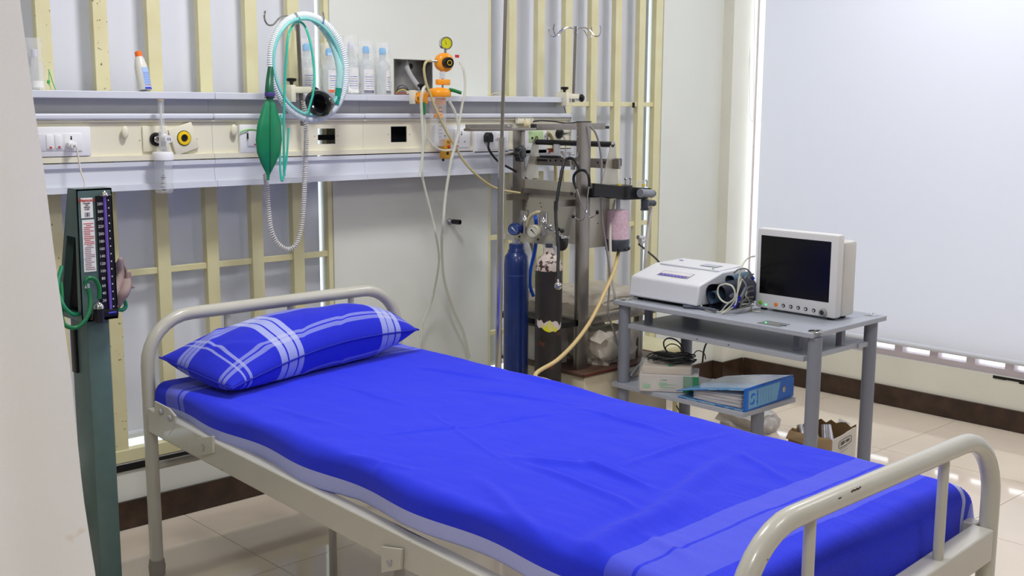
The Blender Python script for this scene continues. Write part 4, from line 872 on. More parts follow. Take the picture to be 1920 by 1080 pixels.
obj('green_hose', B().tube([oP(116, 500, 2.97), oP(109, 525, 2.95), oP(108, 548, 2.93), oP(113, 560, 2.92), oP(122, 578, 2.91), oP(137, 590, 2.92), oP(150, 588, 2.98)], .0058, n=10), mat('hose_teal', (28, 130, 92), .35), bpst)
obj('hose_clip', B().box(oP(157, 540, 2.925), oP(168, 532, 2.915)), greypl, bpst)
obj('green_hose', B().tube([oP(220, 580, 3.0), oP(230, 581, 3.0), oP(236, 574, 3.0), oP(233, 563, 3.0), oP(226, 558, 3.02)], .0055, n=10), mat('hose_teal', (28, 130, 92), .35), bpst)
# arm cuff tucked in behind
cfm = mat('cuff_cloth', (156, 136, 132), .9, var=.15, scale=18)
def cuff(u, v):
    y0 = 488+70*v; w_ = 6+26*math.sin(math.pi*(.15+.8*v))*(1 if v < .8 else .9); x = 212+(w_)*u
    return oP(x, y0+14*u*v+6*math.sin(u*7), 3.0+.014*math.sin(u*9+v*4)+.02*math.sin(v*6))
ck = thing('arm_cuff', oP(225, 560, 3.01), 'crumpled grey brown arm cuff stuffed behind the blood pressure scale', 'cuff')
co = obj('cloth', B().grid(cuff, 20, 20), cfm, ck, auto=180); co.modifiers.new('s', 'SOLIDIFY').thickness = .006
obj('strap_end', B().prism([oP(238, 510, 3.0), oP(246, 508, 3.0), (oP(249, 522, 3.0)), oP(244, 530, 3.0), oP(255, 540, 3.0), oP(243, 542, 3.0), oP(236, 530, 3.0)], (0, .012, 0)), cfm, ck, bevel=.003)
obj('black_lining', B().box(oP(214, 560, 3.03), oP(231, 532, 3.01), bevel=.006), black, ck)
# column and foot of the stand
colx0, colx1 = at(165, 640, Y=YP+.02).x, at(207, 640, Y=YP+.02).x
obj('column', B().box((colx0, YP+.02, .03), (colx1, YP+.135, zb_-.001), bevel=.004), greenm, bpst)
obj('column_clip', B().box((colx0-.010, YP+.09, .72), (colx0+.001, YP+.118, .845), bevel=.003), black, bpst)
obj('foot_plate', B().box((colx0-.10, YP-.10, .012), (colx1+.10, YP+.20, .032), bevel=.005), greenm, bpst)
for dx, dy in ((-.08, -.08), (.08, -.08), (-.08, .18), (.08, .18)): obj('castor', B().ball(((colx0 if dx < 0 else colx1)+dx, YP+dy, .012), .012), blackr, bpst)

# ------------------------------------------------------------------ tall steel pole in front of the gas machine
ip0, ip1 = at(935, 690, Y=3.0), at(949, 0, Y=3.0)
dv = (ip1-ip0); bot = ip0 - dv*((ip0.z-.03)/dv.z); top = ip0 + dv*((2.05-ip0.z)/dv.z)
mid = at(941, 262, Y=3.0)
iv = thing('drip_stand', (bot.x, bot.y, 0), 'tall slightly leaning steel drip stand between the bed and the blue cylinder', 'drip stand')
obj('upper_pole', B().cyl(mid, top, .0065), steel, iv)
obj('lower_pole', B().cyl(bot, mid, .0125), mat('polished_steel', (190, 188, 184), .16, .95, var=.06), iv)
obj('collar', B().cyl(mid-Vector((0, 0, .006)), mid+Vector((0, 0, .006)), .0155), chrome, iv)
for k_ in range(5):
    a_ = k_*2*math.pi/5+.3; e = bot+Vector((.16*math.cos(a_), .16*math.sin(a_), .0)); 
    ft = obj('foot', B().tube([bot+Vector((0, 0, .07)), bot+(e-bot)*.6+Vector((0, 0, .05)), e+Vector((0, 0, .02))], .011, n=8), steel, iv)
    obj('castor', B().cyl((e.x-.01, e.y, .02), (e.x+.01, e.y, .02), .02), blackr, ft)
kk = at(972, 288, Y=3.0)
kax = Vector((.30, -.955, 0)); kb_ = star(kk-kax*.004, kax, .029, .022, 7); kb_.lathe(kk-kax*.016, [(0, 0), (.010, 0), (.014, .006), (.018, .013)], kax, 20).lathe(kk+kax*.018, [(.022, 0), (.016, .004), (0, .005)], kax, 20)
kn = obj('height_knob', kb_, black, iv, bevel=.003)
obj('knob_stem', B().cyl((mid.x+.0, 3.0, kk.z), kk+Vector((.004, .012, 0)), .0055), steel, iv)

# ------------------------------------------------------------------ anaesthesia gas machine
GX, GY = 3.23, 3.07; GX1, GY1 = 3.66, 3.46
gm = thing('gas_machine', (GX+.2, GY+.2, 0), 'steel framed anaesthesia gas machine standing against the back wall beside the pillar', 'gas machine')
def gX(x, y, X=GX): return at(x, y, X=X)
def gY(x, y, Y=GY): return at(x, y, Y=Y)
ztp = gX(1087, 229).z
obj('front_post', B().box((GX, GY, .06), (GX+.058, GY+.025, ztp), bevel=.002), steel, gm)
obj('post_cap', B().box((GX-.001, GY-.001, ztp), (GX+.059, GY+.026, ztp+.003)), black, gm)
for z in (1.405, 1.36): pass
for y in (240, 256): obj('rivet', B().lathe(gX(1083, y), [(.003, 0), (.003, .001), (0, .0015)], (-1, 0, 0), 10), chrome, gm)
za = gX(957, 243, GX).z
obj('rear_post', B().box((GX, GY1-.052, .06), (GX+.022, GY1, za), bevel=.002), steel, gm)
zs = at(1092, 596, Y=GY).z
obj('side_post', B().box((GX1-.06, GY, .06), (GX1-.03, GY+.03, zs-.03), bevel=.002), steel, gm)
# top bars
YT = 3.405
a, b_ = at(878, 233, Y=YT), at(1141, 243, Y=YT)
m0, m1 = at(1006, 236, Y=YT).x, at(1141, 236, Y=YT).x
zt0, zt1 = at(1020, 232, Y=YT).z, at(1020, 244, Y=YT).z
obj('top_bar', B().box((m0, YT, zt1), (m1-.02, YT+.03, zt0), bevel=.001), steel, gm)
obj('bar_end', B().box((m1-.022, YT+.003, zt1+.002), (m1+.008, YT+.027, zt1+.014)), black, gm)
obj('side_tray', B().box((at(878, 240, Y=YT).x, YT-.012, zt1), (m0-.012, YT+.028, zt1+.010), bevel=.001).box((at(880, 240, Y=YT).x, YT+.02, zt1), (at(967, 240, Y=YT).x, YT+.024, zt1+.026)), steel, gm)
obj('bar_joint', B().box((m0-.010, YT+.002, zt1+.004), (m0+.001, YT+.026, zt1+.024)), black, gm)
for x in (953, 964): obj('bolt', B().lathe(at(x, 236, Y=YT+.02), [(.0045, 0), (.004, .003), (0, .0035)], (0, -1, 0), 10), chrome, gm)
# black handrail, crossbar and wedge plates
XH = 3.385
ha, hb2 = at(1003, 266, X=XH), at(1149, 271, X=XH)
obj('handrail', B().cyl(ha, hb2, .0115, n=14).ball(ha, .0115), black, gm)
pa = [at(*q, X=XH) for q in ((1006, 293), (1160, 299), (1160, 317), (1006, 309))]
obj('crossbar', B().prism(pa, (.012, 0, 0)), steel, gm)
for x, y, r in ((1032, 301, .005), (1042, 301, .005), (1052, 302, .004), (1121, 305, .005), (1133, 305, .006)): obj('bolt_hole', B().lathe(at(x, y, X=XH), [(r, 0), (r, .001), (0, .0012)], (-1, 0, 0), 10), blackr, gm)
obj('slot', B().box(at(1007, 302, X=XH-.001), at(1026, 299, X=XH)), blackr, gm)
yl_ = ha.y-.004; yr_ = hb2.y
obj('wedge_plate', B().prism([at(*q, Y=yl_-.01) for q in ((1001, 262), (1010, 262), (1010, 334), (984, 334))], (0, .004, 0)), steelpl, gm)
obj('wedge_plate', B().prism([at(*q, Y=yr_) for q in ((1147, 266), (1154, 266), (1160, 346), (1129, 344))], (0, .004, 0)), steelpl, gm)
obj('end_block', B().box(at(1155, 312, Y=yr_-.01), at(1161, 297, Y=yr_+.004)), dgrey, gm)
for y in (269, 301, 311): obj('bolt', B().lathe(at(1152, y, Y=yr_), [(.0045, 0), (.004, .004), (0, .005)], (0, -1, 0), 10), chrome, gm)
obj('vapour_mount', B().box(at(1012, 295.5, X=XH-.03), at(1052, 292, X=XH+.02)), black, gm)
vc = at(1044, 291, X=XH-.01)
obj('flow_cylinder', B().cyl(vc, vc+Vector((0, 0, .045)), .014).box(vc+Vector((-.02, -.02, 0)), vc+Vector((.02, .02, .012))), alugrey, gm)
obj('red_tab', B().box(vc+Vector((-.02, .018, .008)), vc+Vector((-.004, .03, .028))), mat('dull_red', (140, 60, 40), .5), gm)
obj('bent_hook', B().prism([at(*q, X=GX-.03) for q in ((1050, 284), (1055, 283), (1063, 299), (1058, 299))], (.004, 0, 0)).tube([at(1062, 298, X=GX-.028), at(1072, 300, X=GX-.02), at(1082, 294, X=GX-.008), at(1084, 286, X=GX-.004)], .003, n=8), chrome, gm)
obj('wing_nut', B().ball(at(1074, 289, X=GX-.02), .007, (1, 1, .7)), chrome, gm)
obj('outlet_port', B().cyl(at(1074, 318, X=GX-.0), at(1074, 309, X=GX-.0), .009).cyl(at(1071, 310, X=GX), at(1071, 300, X=GX), .005), chrome, gm)
# flow panel (left face) and the cream side box
obj('flow_panel', B().prism([gX(*q, X=GX+.02) for q in ((950, 333), (1086, 343), (1086, 460), (950, 436))], (.012, 0, 0)), steelpl, gm)
obj('panel_rail', B().prism([gX(*q, X=GX+.008) for q in ((958, 350), (1078, 362), (1078, 370), (958, 360))], (.012, 0, 0)), steel, gm)
for x, y in ((969, 356), (1072, 363)): obj('rail_bolt', B().lathe(gX(x, y, X=GX+.008), [(.007, 0), (.006, .004), (0, .005)], (-1, 0, 0), 12), dgrey, gm)
for x, y in ((986, 378), (1013, 381), (1015, 388), (1039, 390), (1040, 378)): obj('screw_hole', B().lathe(gX(x, y, X=GX+.02), [(.003, 0), (.003, .0008), (0, .001)], (-1, 0, 0), 8), dgrey, gm)
obj('side_panel', B().prism([gY(*q, Y=GY+.03) for q in ((1100, 343), (1143, 345), (1143, 461), (1100, 466))], (0, .04, 0)), steelpl, gm)
obj('screw_hole', B().lathe(gY(1121, 419, Y=GY+.03), [(.003, 0), (.003, .001), (0, .0012)], (0, -1, 0), 8), dgrey, gm)
# yoke bar with the two regulators
XY = 3.13
obj('yoke_bar', B().prism([at(*q, X=XY) for q in ((946, 433), (1040, 443), (1040, 461), (946, 449))], (.010, 0, 0)), steelpl, gm)
for x, y in ((950, 441), (974, 444), (1009, 449), (1036, 452)): obj('bolt', B().lathe(at(x, y, X=XY), [(.005, 0), (.004, .003), (0, .0035)], (-1, 0, 0), 10), chrome if x in (950, 1036) else dgrey, gm)
ya_, yb__ = at(948, 440, X=XY).y, at(1038, 450, X=XY).y
obj('yoke_arm', B().box((XY+.008, ya_-.01, 1.075), (GX+.02, ya_+.005, 1.10)), steel, gm)
obj('yoke_arm', B().box((XY+.008, yb__-.005, 1.065), (GX+.02, yb__+.01, 1.09)), steel, gm)
def regulator(px_, y0, y1, gx_, gy_, face, body, needle):
    t0 = at(px_, y1, X=XY-.005); t1 = at(px_, y0, X=XY-.005); h = t1.z-t0.z
    r = obj('regulator', B().lathe(t0, [(0, 0), (.015, 0), (.015, h*.48), (.0185, h*.5), (.0185, h*.62), (.017, h*.64), (.017, h), (0, h)], n=26), chrome, gm)
    g = at(gx_, gy_, X=XY-.055); gax_ = Vector((-.35, -.94, 0))*-1; gax_ = Vector((-.9, -.42, 0)).normalized()
    obj('gauge_case', B().lathe(g+gax_*-.034, [(0, 0), (.023, 0), (.0245, .004), (.0245, .034), (.022, .037), (.0215, .034)], gax_, 30), body, r)
    obj('dial', B().lathe(g, [(.0215, 0), (0, .0004)], gax_, 28), face, r)
    rr = Vector((0, 0, 1)).cross(gax_).normalized()
    obj('needle', B().prism([g+gax_*.001+rr*.012+Vector((0, 0, -.011)), g+gax_*.001-rr*.006+Vector((0, 0, .010)), g+gax_*.001-rr*.010+Vector((0, 0, .006))], gax_*.0006), needle, r)
    for k_ in range(9):
        a_ = R_(-225+k_*33.75); obj('dial_mark', B().tube([g+gax_*.0008+(rr*math.cos(a_)+Vector((0, 0, 1))*math.sin(a_))*.0165, g+gax_*.0008+(rr*math.cos(a_)+Vector((0, 0, 1))*math.sin(a_))*.0195], .0006, n=4), needle, r)
regulator(984, 394, 437, 963, 430, mat('dial_blue', (60, 84, 140), .3), mat('gauge_blue', (30, 54, 120), .35), whiteink)
regulator(1019, 397, 441, 999, 434, mat('dial_white', (214, 214, 196), .3), mat('gauge_cream', (206, 202, 176), .4), ink)
# gas supply hoses
obj('blue_hose', B().tube([at(1003, 404, X=XY+.03), at(1005, 415, X=XY+.02), at(1006, 440, X=XY+.04), at(1003, 470, X=XY+.03), at(995, 505, X=XY+.03), at(994, 535, X=XY+.03), at(1000, 555, X=XY+.05)], .0075), mat('hose_blue', (16, 84, 208), .35), gm)
obj('cream_hose', B().tube([at(1014, 398, X=XY), at(1005, 399, X=XY-.01), at(993, 408, X=XY-.01), at(988, 425, X=XY-.005), at(989, 440, X=XY+.02), at(994, 452, X=XY+.03), at(1000, 470, X=XY+.05)], .0075), mat('hose_cream', (206, 196, 160), .45), gm)
# cylinder yoke cluster on the right
obj('yoke_handle', B().tube([at(1026, 428, X=XY), at(1040, 434, X=XY-.02), at(1052, 442, X=XY-.02), at(1067, 445, X=XY-.02)], .005, n=8).ball(at(1032, 424, X=XY), .008).box(at(1052, 447, X=XY-.03), at(1068, 442, X=XY)), chrome, gm)
obj('yoke_knob', B().ball(at(1054, 433, X=XY), .009).ball(at(1047, 430, X=XY), .008), black, gm)
obj('yoke_body', B().ball(at(1054, 457, X=XY+.01), .027, (1, .75, 1.05)).box(at(1045, 455, X=XY), at(1066, 444, X=XY+.03), bevel=.004), blackr, gm)
# middle shelf
zs = at(1092, 596, Y=GY).z
obj('shelf', B().box((GX, GY, zs-.035), (GX1+.05, GY1, zs-.006), bevel=.002), steel, gm)
obj('shelf_tray', B().box((GX+.01, GY+.01, zs-.006), (GX1+.04, GY1-.01, zs)), steelpl, gm)
obj('shelf_bracket', B().box((GX-.10, GY+.01, zs-.032), (GX, GY1-.02, zs-.010)), black, gm)
# base cabinet
zc_ = .405
obj('base_cabinet', B().box((GX-.03, 3.005, .06), (3.72, GY1+.02, zc_-.014), bevel=.004), mat('cream_cabinet', (206, 196, 172), .5), gm)
obj('cabinet_top', B().box((GX-.04, 2.998, zc_-.014), (3.73, GY1+.03, zc_), bevel=.003), mat('brown_laminate', (96, 72, 58), .4, rgb2=(70, 52, 44)), gm)
obj('top_edging', B().tube([(GX-.04, 2.998, zc_-.003), (3.73, 2.998, zc_-.003), (3.73, GY1+.02, zc_-.003)], .005, n=8, smooth=1), mat('red_brown_rubber', (92, 40, 30), .5), gm)
obj('cylinder_platform', B().box((2.98, 3.0, .06), (GX-.05, GY1, .10)), steel, gm)
for x, y in ((3.0, 3.02), (3.70, 3.04), (3.0, 3.44), (3.70, 3.44)): obj('castor', B().cyl((x-.012, y, .03), (x+.012, y, .03), .030).cyl((x, y, .03), (x, y, .064), .012), blackr, gm)
# absorber: black head ring, clear canister of pink granules, dark base
YA = 3.02
ca = at(1175, 465, Y=YA); ct_ = at(1177, 372, Y=YA); hA = ct_.z-ca.z
absb = obj('absorber_head', B().prism([at(*q, Y=YA+.0) for q in ((1115, 344), (1150, 348), (1170, 350), (1221, 353), (1214, 373), (1170, 375), (1148, 371), (1114, 367))], (0, .012, 0)).cyl((ct_.x, YA+.05, ct_.z), (ct_.x, YA+.05, ct_.z+.05), .056, n=32).box((GX+.05, YA+.03, ct_.z+.01), (ct_.x, YA+.07, ct_.z+.045)), blackr, gm)
pr = at(1175, 455, Y=YA)
obj('canister', B().lathe((pr.x, YA+.05, pr.z), [(.0475, 0), (.0475, ct_.z-pr.z)], n=36), clear, absb)
granz = at(1177, 397, Y=YA).z
obj('granules', B().lathe((pr.x, YA+.05, pr.z), [(0, .001), (.045, .001), (.045, granz-pr.z), (.03, granz-pr.z+.006), (0, granz-pr.z+.004)], n=30), mat('pink_granules', (232, 190, 206), .8, rgb2=(206, 160, 178), scale=90, bump=.6, spots=((170, 150, 110), 22, .72)), absb)
obj('inner_rod', B().cyl((pr.x, YA+.05, granz), (pr.x, YA+.05, ct_.z), .009), greypl, absb)
zb2, zt2 = at(1172, 472, Y=YA).z, at(1172, 450, Y=YA).z
obj('canister_base', B().lathe((pr.x-.001, YA+.05, zb2), [(0, 0), (.046, 0), (.049, .004), (.050, zt2-zb2-.004), (.048, zt2-zb2), (0, zt2-zb2)], n=36), dgrey, absb)
for k_ in range(5):
    a_ = R_(-130+k_*32); obj('grip_notch', B().ball((pr.x+.047*math.cos(a_), YA+.05+.047*math.sin(a_), zb2+.010), .0075), black, absb)
for x, y in ((1157, 345), (1203, 346)):
    p = at(x, y+4, Y=YA+.04); obj('valve_dome', B().lathe(p, [(.021, 0), (.021, .024), (.0195, .025), (0, .025)]), clear, absb); obj('valve_disc', B().cyl(p+Vector((-.006, -.015, .004)), p+Vector((-.006, -.015, .012)), .008), yellow, absb)
for x, y in ((1173, 334), (1182, 333), (1213, 337)):
    p = at(x, y+4, Y=YA+.04); obj('valve_screw', B().cyl(p-Vector((0, 0, .02)), p+Vector((0, 0, .004)), .003).ball(p+Vector((0, 0, .006)), .0065, (1.2, 1.2, .7)), chrome, absb)
p1, p2 = at(1204, 362, Y=YA-.02), at(1222, 363, Y=YA-.01)
obj('elbow_collar', B().cyl(p1, p2, .017).cyl(at(1200, 362, Y=YA-.02), p1, .018), mat('smoky_plastic', (130, 134, 142), .2), absb)
obj('elbow', B().cyl(p2-Vector((.004, 0, 0)), p2+Vector((.012, .004, 0)), .015).cyl(at(1209, 374, Y=YA-.02), at(1209, 390, Y=YA-.02), .016).cyl(at(1209, 381, Y=YA-.02), at(1224, 381, Y=YA-.01), .012).ball(at(1225, 381, Y=YA-.01), .013).cyl(at(1209, 391, Y=YA-.02), at(1209, 394, Y=YA-.02), .0175), dgrey, absb)
obj('white_hose', B().tube([at(1221, 388, Y=YA), at(1217, 415, Y=YA), at(1213, 450, Y=YA+.01), at(1210, 490, Y=YA+.02), at(1207, 540, Y=YA+.04)], .0075), mat('hose_white', (214, 210, 204), .4), gm)
obj('white_hose', B().tube([at(1153, 375, Y=YA+.1), at(1147, 405, Y=YA+.06), at(1144, 440, Y=YA+.04), at(1146, 500, Y=YA+.02), at(1152, 550, Y=YA+.01), at(1156, 562, Y=YA+.01)], .006), mat('hose_white', (214, 210, 204), .4), gm)
obj('grey_cable', B().tube([at(1106, 236, Y=GY-.01), at(1117, 250, Y=GY-.02), at(1124, 275, Y=GY-.02), at(1128, 310, Y=GY-.02), at(1127, 370, Y=GY-.02), at(1130, 420, Y=GY-.02), at(1138, 470, Y=GY-.02), at(1143, 520, Y=GY-.03), at(1140, 580, Y=GY-.03), at(1144, 600, Y=GY-.03), at(1156, 640, Y=GY-.03), at(1160, 700, Y=GY-.03)], .0042), mat('grey_cable', (140, 138, 138), .45), gm)
obj('amber_hose', B().tube([at(1160, 472, Y=YA+.05), at(1152, 505, Y=YA), at(1135, 545, Y=YA-.05), at(1110, 597, Y=YA-.12), at(1080, 640, Y=YA-.20), at(1045, 675, Y=YA-.28), at(1003, 705, Y=YA-.35), (2.66, 2.62, .50), (2.60, 2.55, .25), (2.62, 2.42, .03)], .0075), mat('amber_hose', (206, 180, 124), .35), gm)
obj('black_cable', B().tube([at(1198, 458, Y=YA+.12), at(1215, 472, Y=YA+.15), at(1236, 492, Y=YA+.2), at(1260, 530, Y=YA+.25)], .0045), black, gm)
obj('side_spigot', B().cyl(at(1196, 445, Y=YA+.12), at(1207, 446, Y=YA+.12), .009).cyl(at(1200, 452, Y=YA+.12), at(1206, 452, Y=YA+.12), .011), chrome, gm)

# ------------------------------------------------------------------ gas cylinders
def cyl_(px_, y_sh, r, label, m_cyl, zbase=.10):
    p = at(px_, y_sh, X=3.075); return p
cbm = mat('cylinder_blue', (26, 50, 112), .3, var=.2, scale=14, spots=((205, 205, 215), 40, .79), coat=.2)
p = at(968, 500, X=3.06); zz = {k_: at(968, k_, X=3.06).z for k_ in (452, 458, 468, 474, 480, 496)}
g = thing('gas_cylinder', (p.x, p.y, .1), 'dark blue gas cylinder hanging at the left of the gas machine', 'gas cylinder')
obj('bottle', B().lathe((p.x, p.y, .101), [(0, 0), (.046, .002), (.050, .012), (.050, zz[496]-.101), (.046, zz[480]-.101), (.036, zz[474]-.101), (.033, zz[474]-.097), (.033, zz[468]-.101)], n=40), cbm, g)
obj('guard_collar', B().lathe((p.x, p.y, zz[474]), [(.034, 0), (.034, .010), (.030, .016), (.030, zz[458]-zz[474]), (.027, zz[458]-zz[474]+.003), (0, zz[458]-zz[474]+.003)], n=30), cbm, g)
obj('valve', B().cyl((p.x, p.y, zz[458]), (p.x, p.y, zz[452]+.008), .014), chrome, g)
obj('paint_ring', B().lathe((p.x, p.y, at(968, 515, X=3.06).z), [(.0503, 0), (.0508, .001), (.0503, .002)], n=40), mat('blue_line', (60, 80, 140), .4), g)
cbk = mat('cylinder_black', (42, 38, 38), .45, var=.3, scale=9, spots=((86, 50, 34), 26, .63), bump=.2)
p = at(1029, 520, X=3.045); z9 = {k_: at(1029, k_, X=3.045).z for k_ in (460, 464, 478, 484, 500, 506, 594, 610)}
g = thing('gas_cylinder', (p.x, p.y, .1), 'worn black gas cylinder with a flaking white shoulder, right of the blue one', 'gas cylinder')
obj('bottle', B().lathe((p.x, p.y, .101), [(0, 0), (.049, .002), (.0525, .012), (.0525, z9[500]-.101)], n=44), cbk, g)
obj('white_shoulder', B().lathe((p.x, p.y, z9[506]), [(.0528, 0), (.0528, z9[500]-z9[506]), (.050, z9[500]-z9[506]+.014), (.043, z9[484]-z9[506]-.002), (.033, z9[484]-z9[506]+.008), (.022, z9[478]-z9[506]+.004), (.0195, z9[478]-z9[506]+.008), (.0195, z9[464]-z9[506]), (0, z9[464]-z9[506])], n=40), mat('flaking_white', (206, 192, 182), .5, spots=((70, 48, 40), 55, .54), bump=.3), g)
obj('valve', B().cyl((p.x, p.y, z9[464]), (p.x, p.y, z9[460]+.006), .014), dgrey, g)
zl_ = z9[610]; random.seed(11)
def patch(a0, a1, pts, m_, nm):
    b = B(); n = len(pts)-1
    def f(u, v):
        a_ = R_(a0+(a1-a0)*u); k = u*n; i = min(int(k), n-1); f_ = k-i; top_ = pts[i][0]*(1-f_)+pts[i+1][0]*f_; bo = pts[i][1]*(1-f_)+pts[i+1][1]*f_
        return Vector((p.x+.0531*math.cos(a_), p.y+.0531*math.sin(a_), zl_+bo+(top_-bo)*v))
    obj(nm, b.grid(f, n*2, 1), m_, g)
patch(-190, -70, [(.03, .008), (.024, -.004), (.03, .0), (.016, -.008), (.024, .010), (.028, -.012), (.022, -.016), (.026, -.006), (.022, -.012), (.004, -.01), (.02, .0)], mat('torn_paper', (208, 196, 190), .7), 'torn_sticker')
patch(-160, -95, [(.012, -.004), (.006, -.012), (.020, -.016), (.030, -.018), (.012, -.012), (.0, -.018), (.0, -.014)], mat('sticker_yellow', (214, 210, 20), .5), 'yellow_sticker')

# stethoscope hung on the machine hook
XS = 3.17
def oX(x, y, X=XS): return at(x, y, X=X)
s = thing('stethoscope', oX(1066, 300), 'black stethoscope hanging from the hook on the steel front post', 'stethoscope')
obj('tubing', B().tube([oX(1046, 535, 3.0), oX(1046, 505, 3.02), oX(1047, 460, 3.05), oX(1042, 400, 3.08), oX(1050, 340, 3.12), oX(1058, 305, 3.15), oX(1066, 297), oX(1076, 299), oX(1083, 308), oX(1087, 320)], .0062, n=12), black, s)
obj('tubing', B().tube([oX(1081, 354), oX(1076, 340), oX(1077, 328), oX(1086, 320), oX(1096, 320), oX(1103, 328), oX(1105, 340), oX(1105, 350)], .0056, n=12), black, s)
obj('ear_tube', B().tube([oX(1080, 352), oX(1089, 377), oX(1100, 402), oX(1107, 408), oX(1115, 404), oX(1119, 400)], .0026, n=8), chrome, s)
obj('ear_tube', B().tube([oX(1104, 349), oX(1101, 375), oX(1099, 400), oX(1095, 410), oX(1088, 413), oX(1078, 408)], .0026, n=8), chrome, s)
obj('ear_tip', B().ball(oX(1120, 398), .0068, (1, .9, 1.3)), blackr, s); obj('ear_tip', B().ball(oX(1075, 406), .0068, (1, 1.2, 1)), blackr, s)
obj('tube_sleeve', B().cyl(oX(1043, 378, 3.09), oX(1042, 396, 3.085), .0078), mat('sleeve_black', (36, 36, 40), .3), s)
cpc = oX(1047, 536, 2.995); obj('chest_piece', B().lathe(cpc, [(0, -.006), (.013, -.006), (.015, 0), (.015, .004), (.009, .009), (0, .010)], (-.8, -.55, .2), 24).cyl(cpc+Vector((0, 0, .008)), oX(1046, 524, 3.0), .004), chrome, s)

# wrapped supplies on the machine shelf and base cabinet
bagm = mat('cloudy_plastic_bag', (222, 216, 204), .3, alpha=.85, rgb2=(186, 176, 160), scale=20, bump=.5)
def blob(nm, lo, hi, m_, lab, cat, seed, amp=.02, par=None, sub=7):
    lo, hi = Vector(lo), Vector(hi); b = B(); bmesh.ops.create_cube(b.bm, size=1); bmesh.ops.subdivide_edges(b.bm, edges=b.bm.edges, cuts=sub, use_grid_fill=True)
    for v in b.bm.verts:
        c = v.co.copy(); rr = Vector((c.x, c.y, c.z)); sph = c.normalized()*.62; c = c.lerp(sph, .28)
        d = noise.noise_vector(Vector((rr.x*3+seed, rr.y*3, rr.z*3)))*amp; d2 = noise.noise_vector(Vector((rr.x*8, rr.y*8+seed, rr.z*8)))*amp*.4
        w = Vector((lo.x+(c.x+.5)*(hi.x-lo.x), lo.y+(c.y+.5)*(hi.y-lo.y), lo.z+(c.z+.5)*(hi.z-lo.z)))+d+d2
        w.z = max(w.z, lo.z+.0005) if rr.z > -.49 else lo.z+.0005; v.co = w
    o = obj(nm, b, m_, par, auto=25)
    if lab: tag(o, lab, cat)
    return o
blob('wrapped_pack', (GX+.03, GY+.04, zs), (GX1+.02, GY1-.04, zs+.075), mat('wrapped_cloth', (226, 218, 202), .3, alpha=.8, rgb2=(204, 192, 174), scale=16, bump=.4), 'clear wrapped pack of supplies lying on the middle steel shelf of the gas machine', 'pack', 2, .014)
p_ = at(1100, 625, X=GX-.01)
blob('plastic_bag', (GX+.10, 3.04, zc_+.001), (GX+.34, 3.26, zc_+.14), bagm, 'crumpled cloudy plastic bag on the brown cabinet top, right of the steel post', 'bag', 5, .03)
pbx = blob('paper_box', (GX-.01, 3.20, zc_+.001), (GX+.08, 3.40, zc_+.15), mat('white_carton', (206, 204, 200), .6), 'white paper packet standing behind the black gas cylinder on the cabinet top', 'packet', 9, .006)
# cream side table in front of the back wall
tz = .385
st_ = thing('side_table', (4.02, 3.35, 0), 'low cream metal side table behind the trolley near the corner', 'table')
tx0, tx1 = at(1140, 650, Y=3.2).x+.02, at(1290, 634, Y=3.16).x
tx0 = max(tx0, 3.76)
tp = obj('table_top', B().box((tx0, 3.16, tz-.028), (tx1, 3.52, tz), bevel=.004), cream, st_)
for x in (tx0+.03, tx1-.03):
    for y in (3.19, 3.49): obj('leg', B().box((x-.014, y-.014, .002), (x+.014, y+.014, tz-.026)), cream, st_)
# ------------------------------------------------------------------ grey equipment trolley
ZR = .69
A0, A1, A2 = at(1147, 562, Z=ZR), at(1531, 626, Z=ZR), at(1657, 591, Z=ZR)
TX0_, TX1_ = (A0.x+A1.x)/2, A2.x; TYN, TYF = (A1.y+A2.y)/2, min(A0.y, 2.992)
tro = thing('equipment_trolley', ((TX0_+TX1_)/2, (TYN+TYF)/2, 0), 'grey four shelf equipment trolley with round legs holding the monitor', 'trolley')
obj('top_board', B().box((TX0_, TYN, ZR-.019), (TX1_, TYF, ZR)), trolm, tro, bevel=.003)
lz = ZR-.03
lq = [at(1170, 650, X=TX0_+.035), at(1524, 735, X=TX0_+.035), at(1627, 720, Y=TYN+.045), at(1287, 648, Y=TYF-.05)]
LEG = [(q.x, q.y) for q in lq]
for x, y in LEG:
    l_ = obj('leg', B().cyl((x, y, .045), (x, y, ZR-.019), .0245, n=24), trollegm, tro)
    obj('foot', B().cyl((x, y, .002), (x, y, .046), .020, .024), blackr, l_)
    obj('leg_cap', B().lathe((x, y, ZR), [(.026, 0), (.026, .002), (.020, .005), (.008, .006), (.007, .004), (0, .004)], n=28), chrome, tro)
m0_, m1_, m2_ = at(1173, 607, X=TX0_+.03), at(1507, 668, X=TX0_+.03), None
zm = (m0_.z+m1_.z)/2; ymn = m1_.y
obj('pull_out_shelf', B().box((TX0_+.03, ymn, zm-.019), (TX1_-.085, m0_.y, zm)), trolm, tro, bevel=.002)
obj('inner_shelf', B().box((TX1_-.12, TYN+.04, zm-.022), (TX1_-.03, TYF-.03, zm-.003)), trolm, tro, bevel=.002)
for x, y in ((TX0_+.10, m0_.y-.06), (TX0_+.10, ymn+.07), (TX0_+.36, m0_.y-.10), (TX0_+.30, ymn+.02)):
    obj('shelf_hanger', B().box((x-.012, y-.012, zm), (x+.012, y+.012, ZR-.019)).box((x-.03, y-.02, ZR-.030), (x+.03, y+.02, ZR-.0195)), trollegm, tro)
for px_ in (1307, 1366):
    pp_ = at(px_, 645 if px_ == 1366 else 633, X=TX0_+.0295); obj('screw_hole', B().lathe(Vector((pp_.x, pp_.y, zm-.009)), [(.003, 0), (0, .0006)], (-1, 0, 0), 8), dgrey, tro)
b0, b1 = at(1143, 716, X=TX0_), at(1394, 773, X=TX0_)
zbt = (b0.z+b1.z)/2; BYN = b1.y
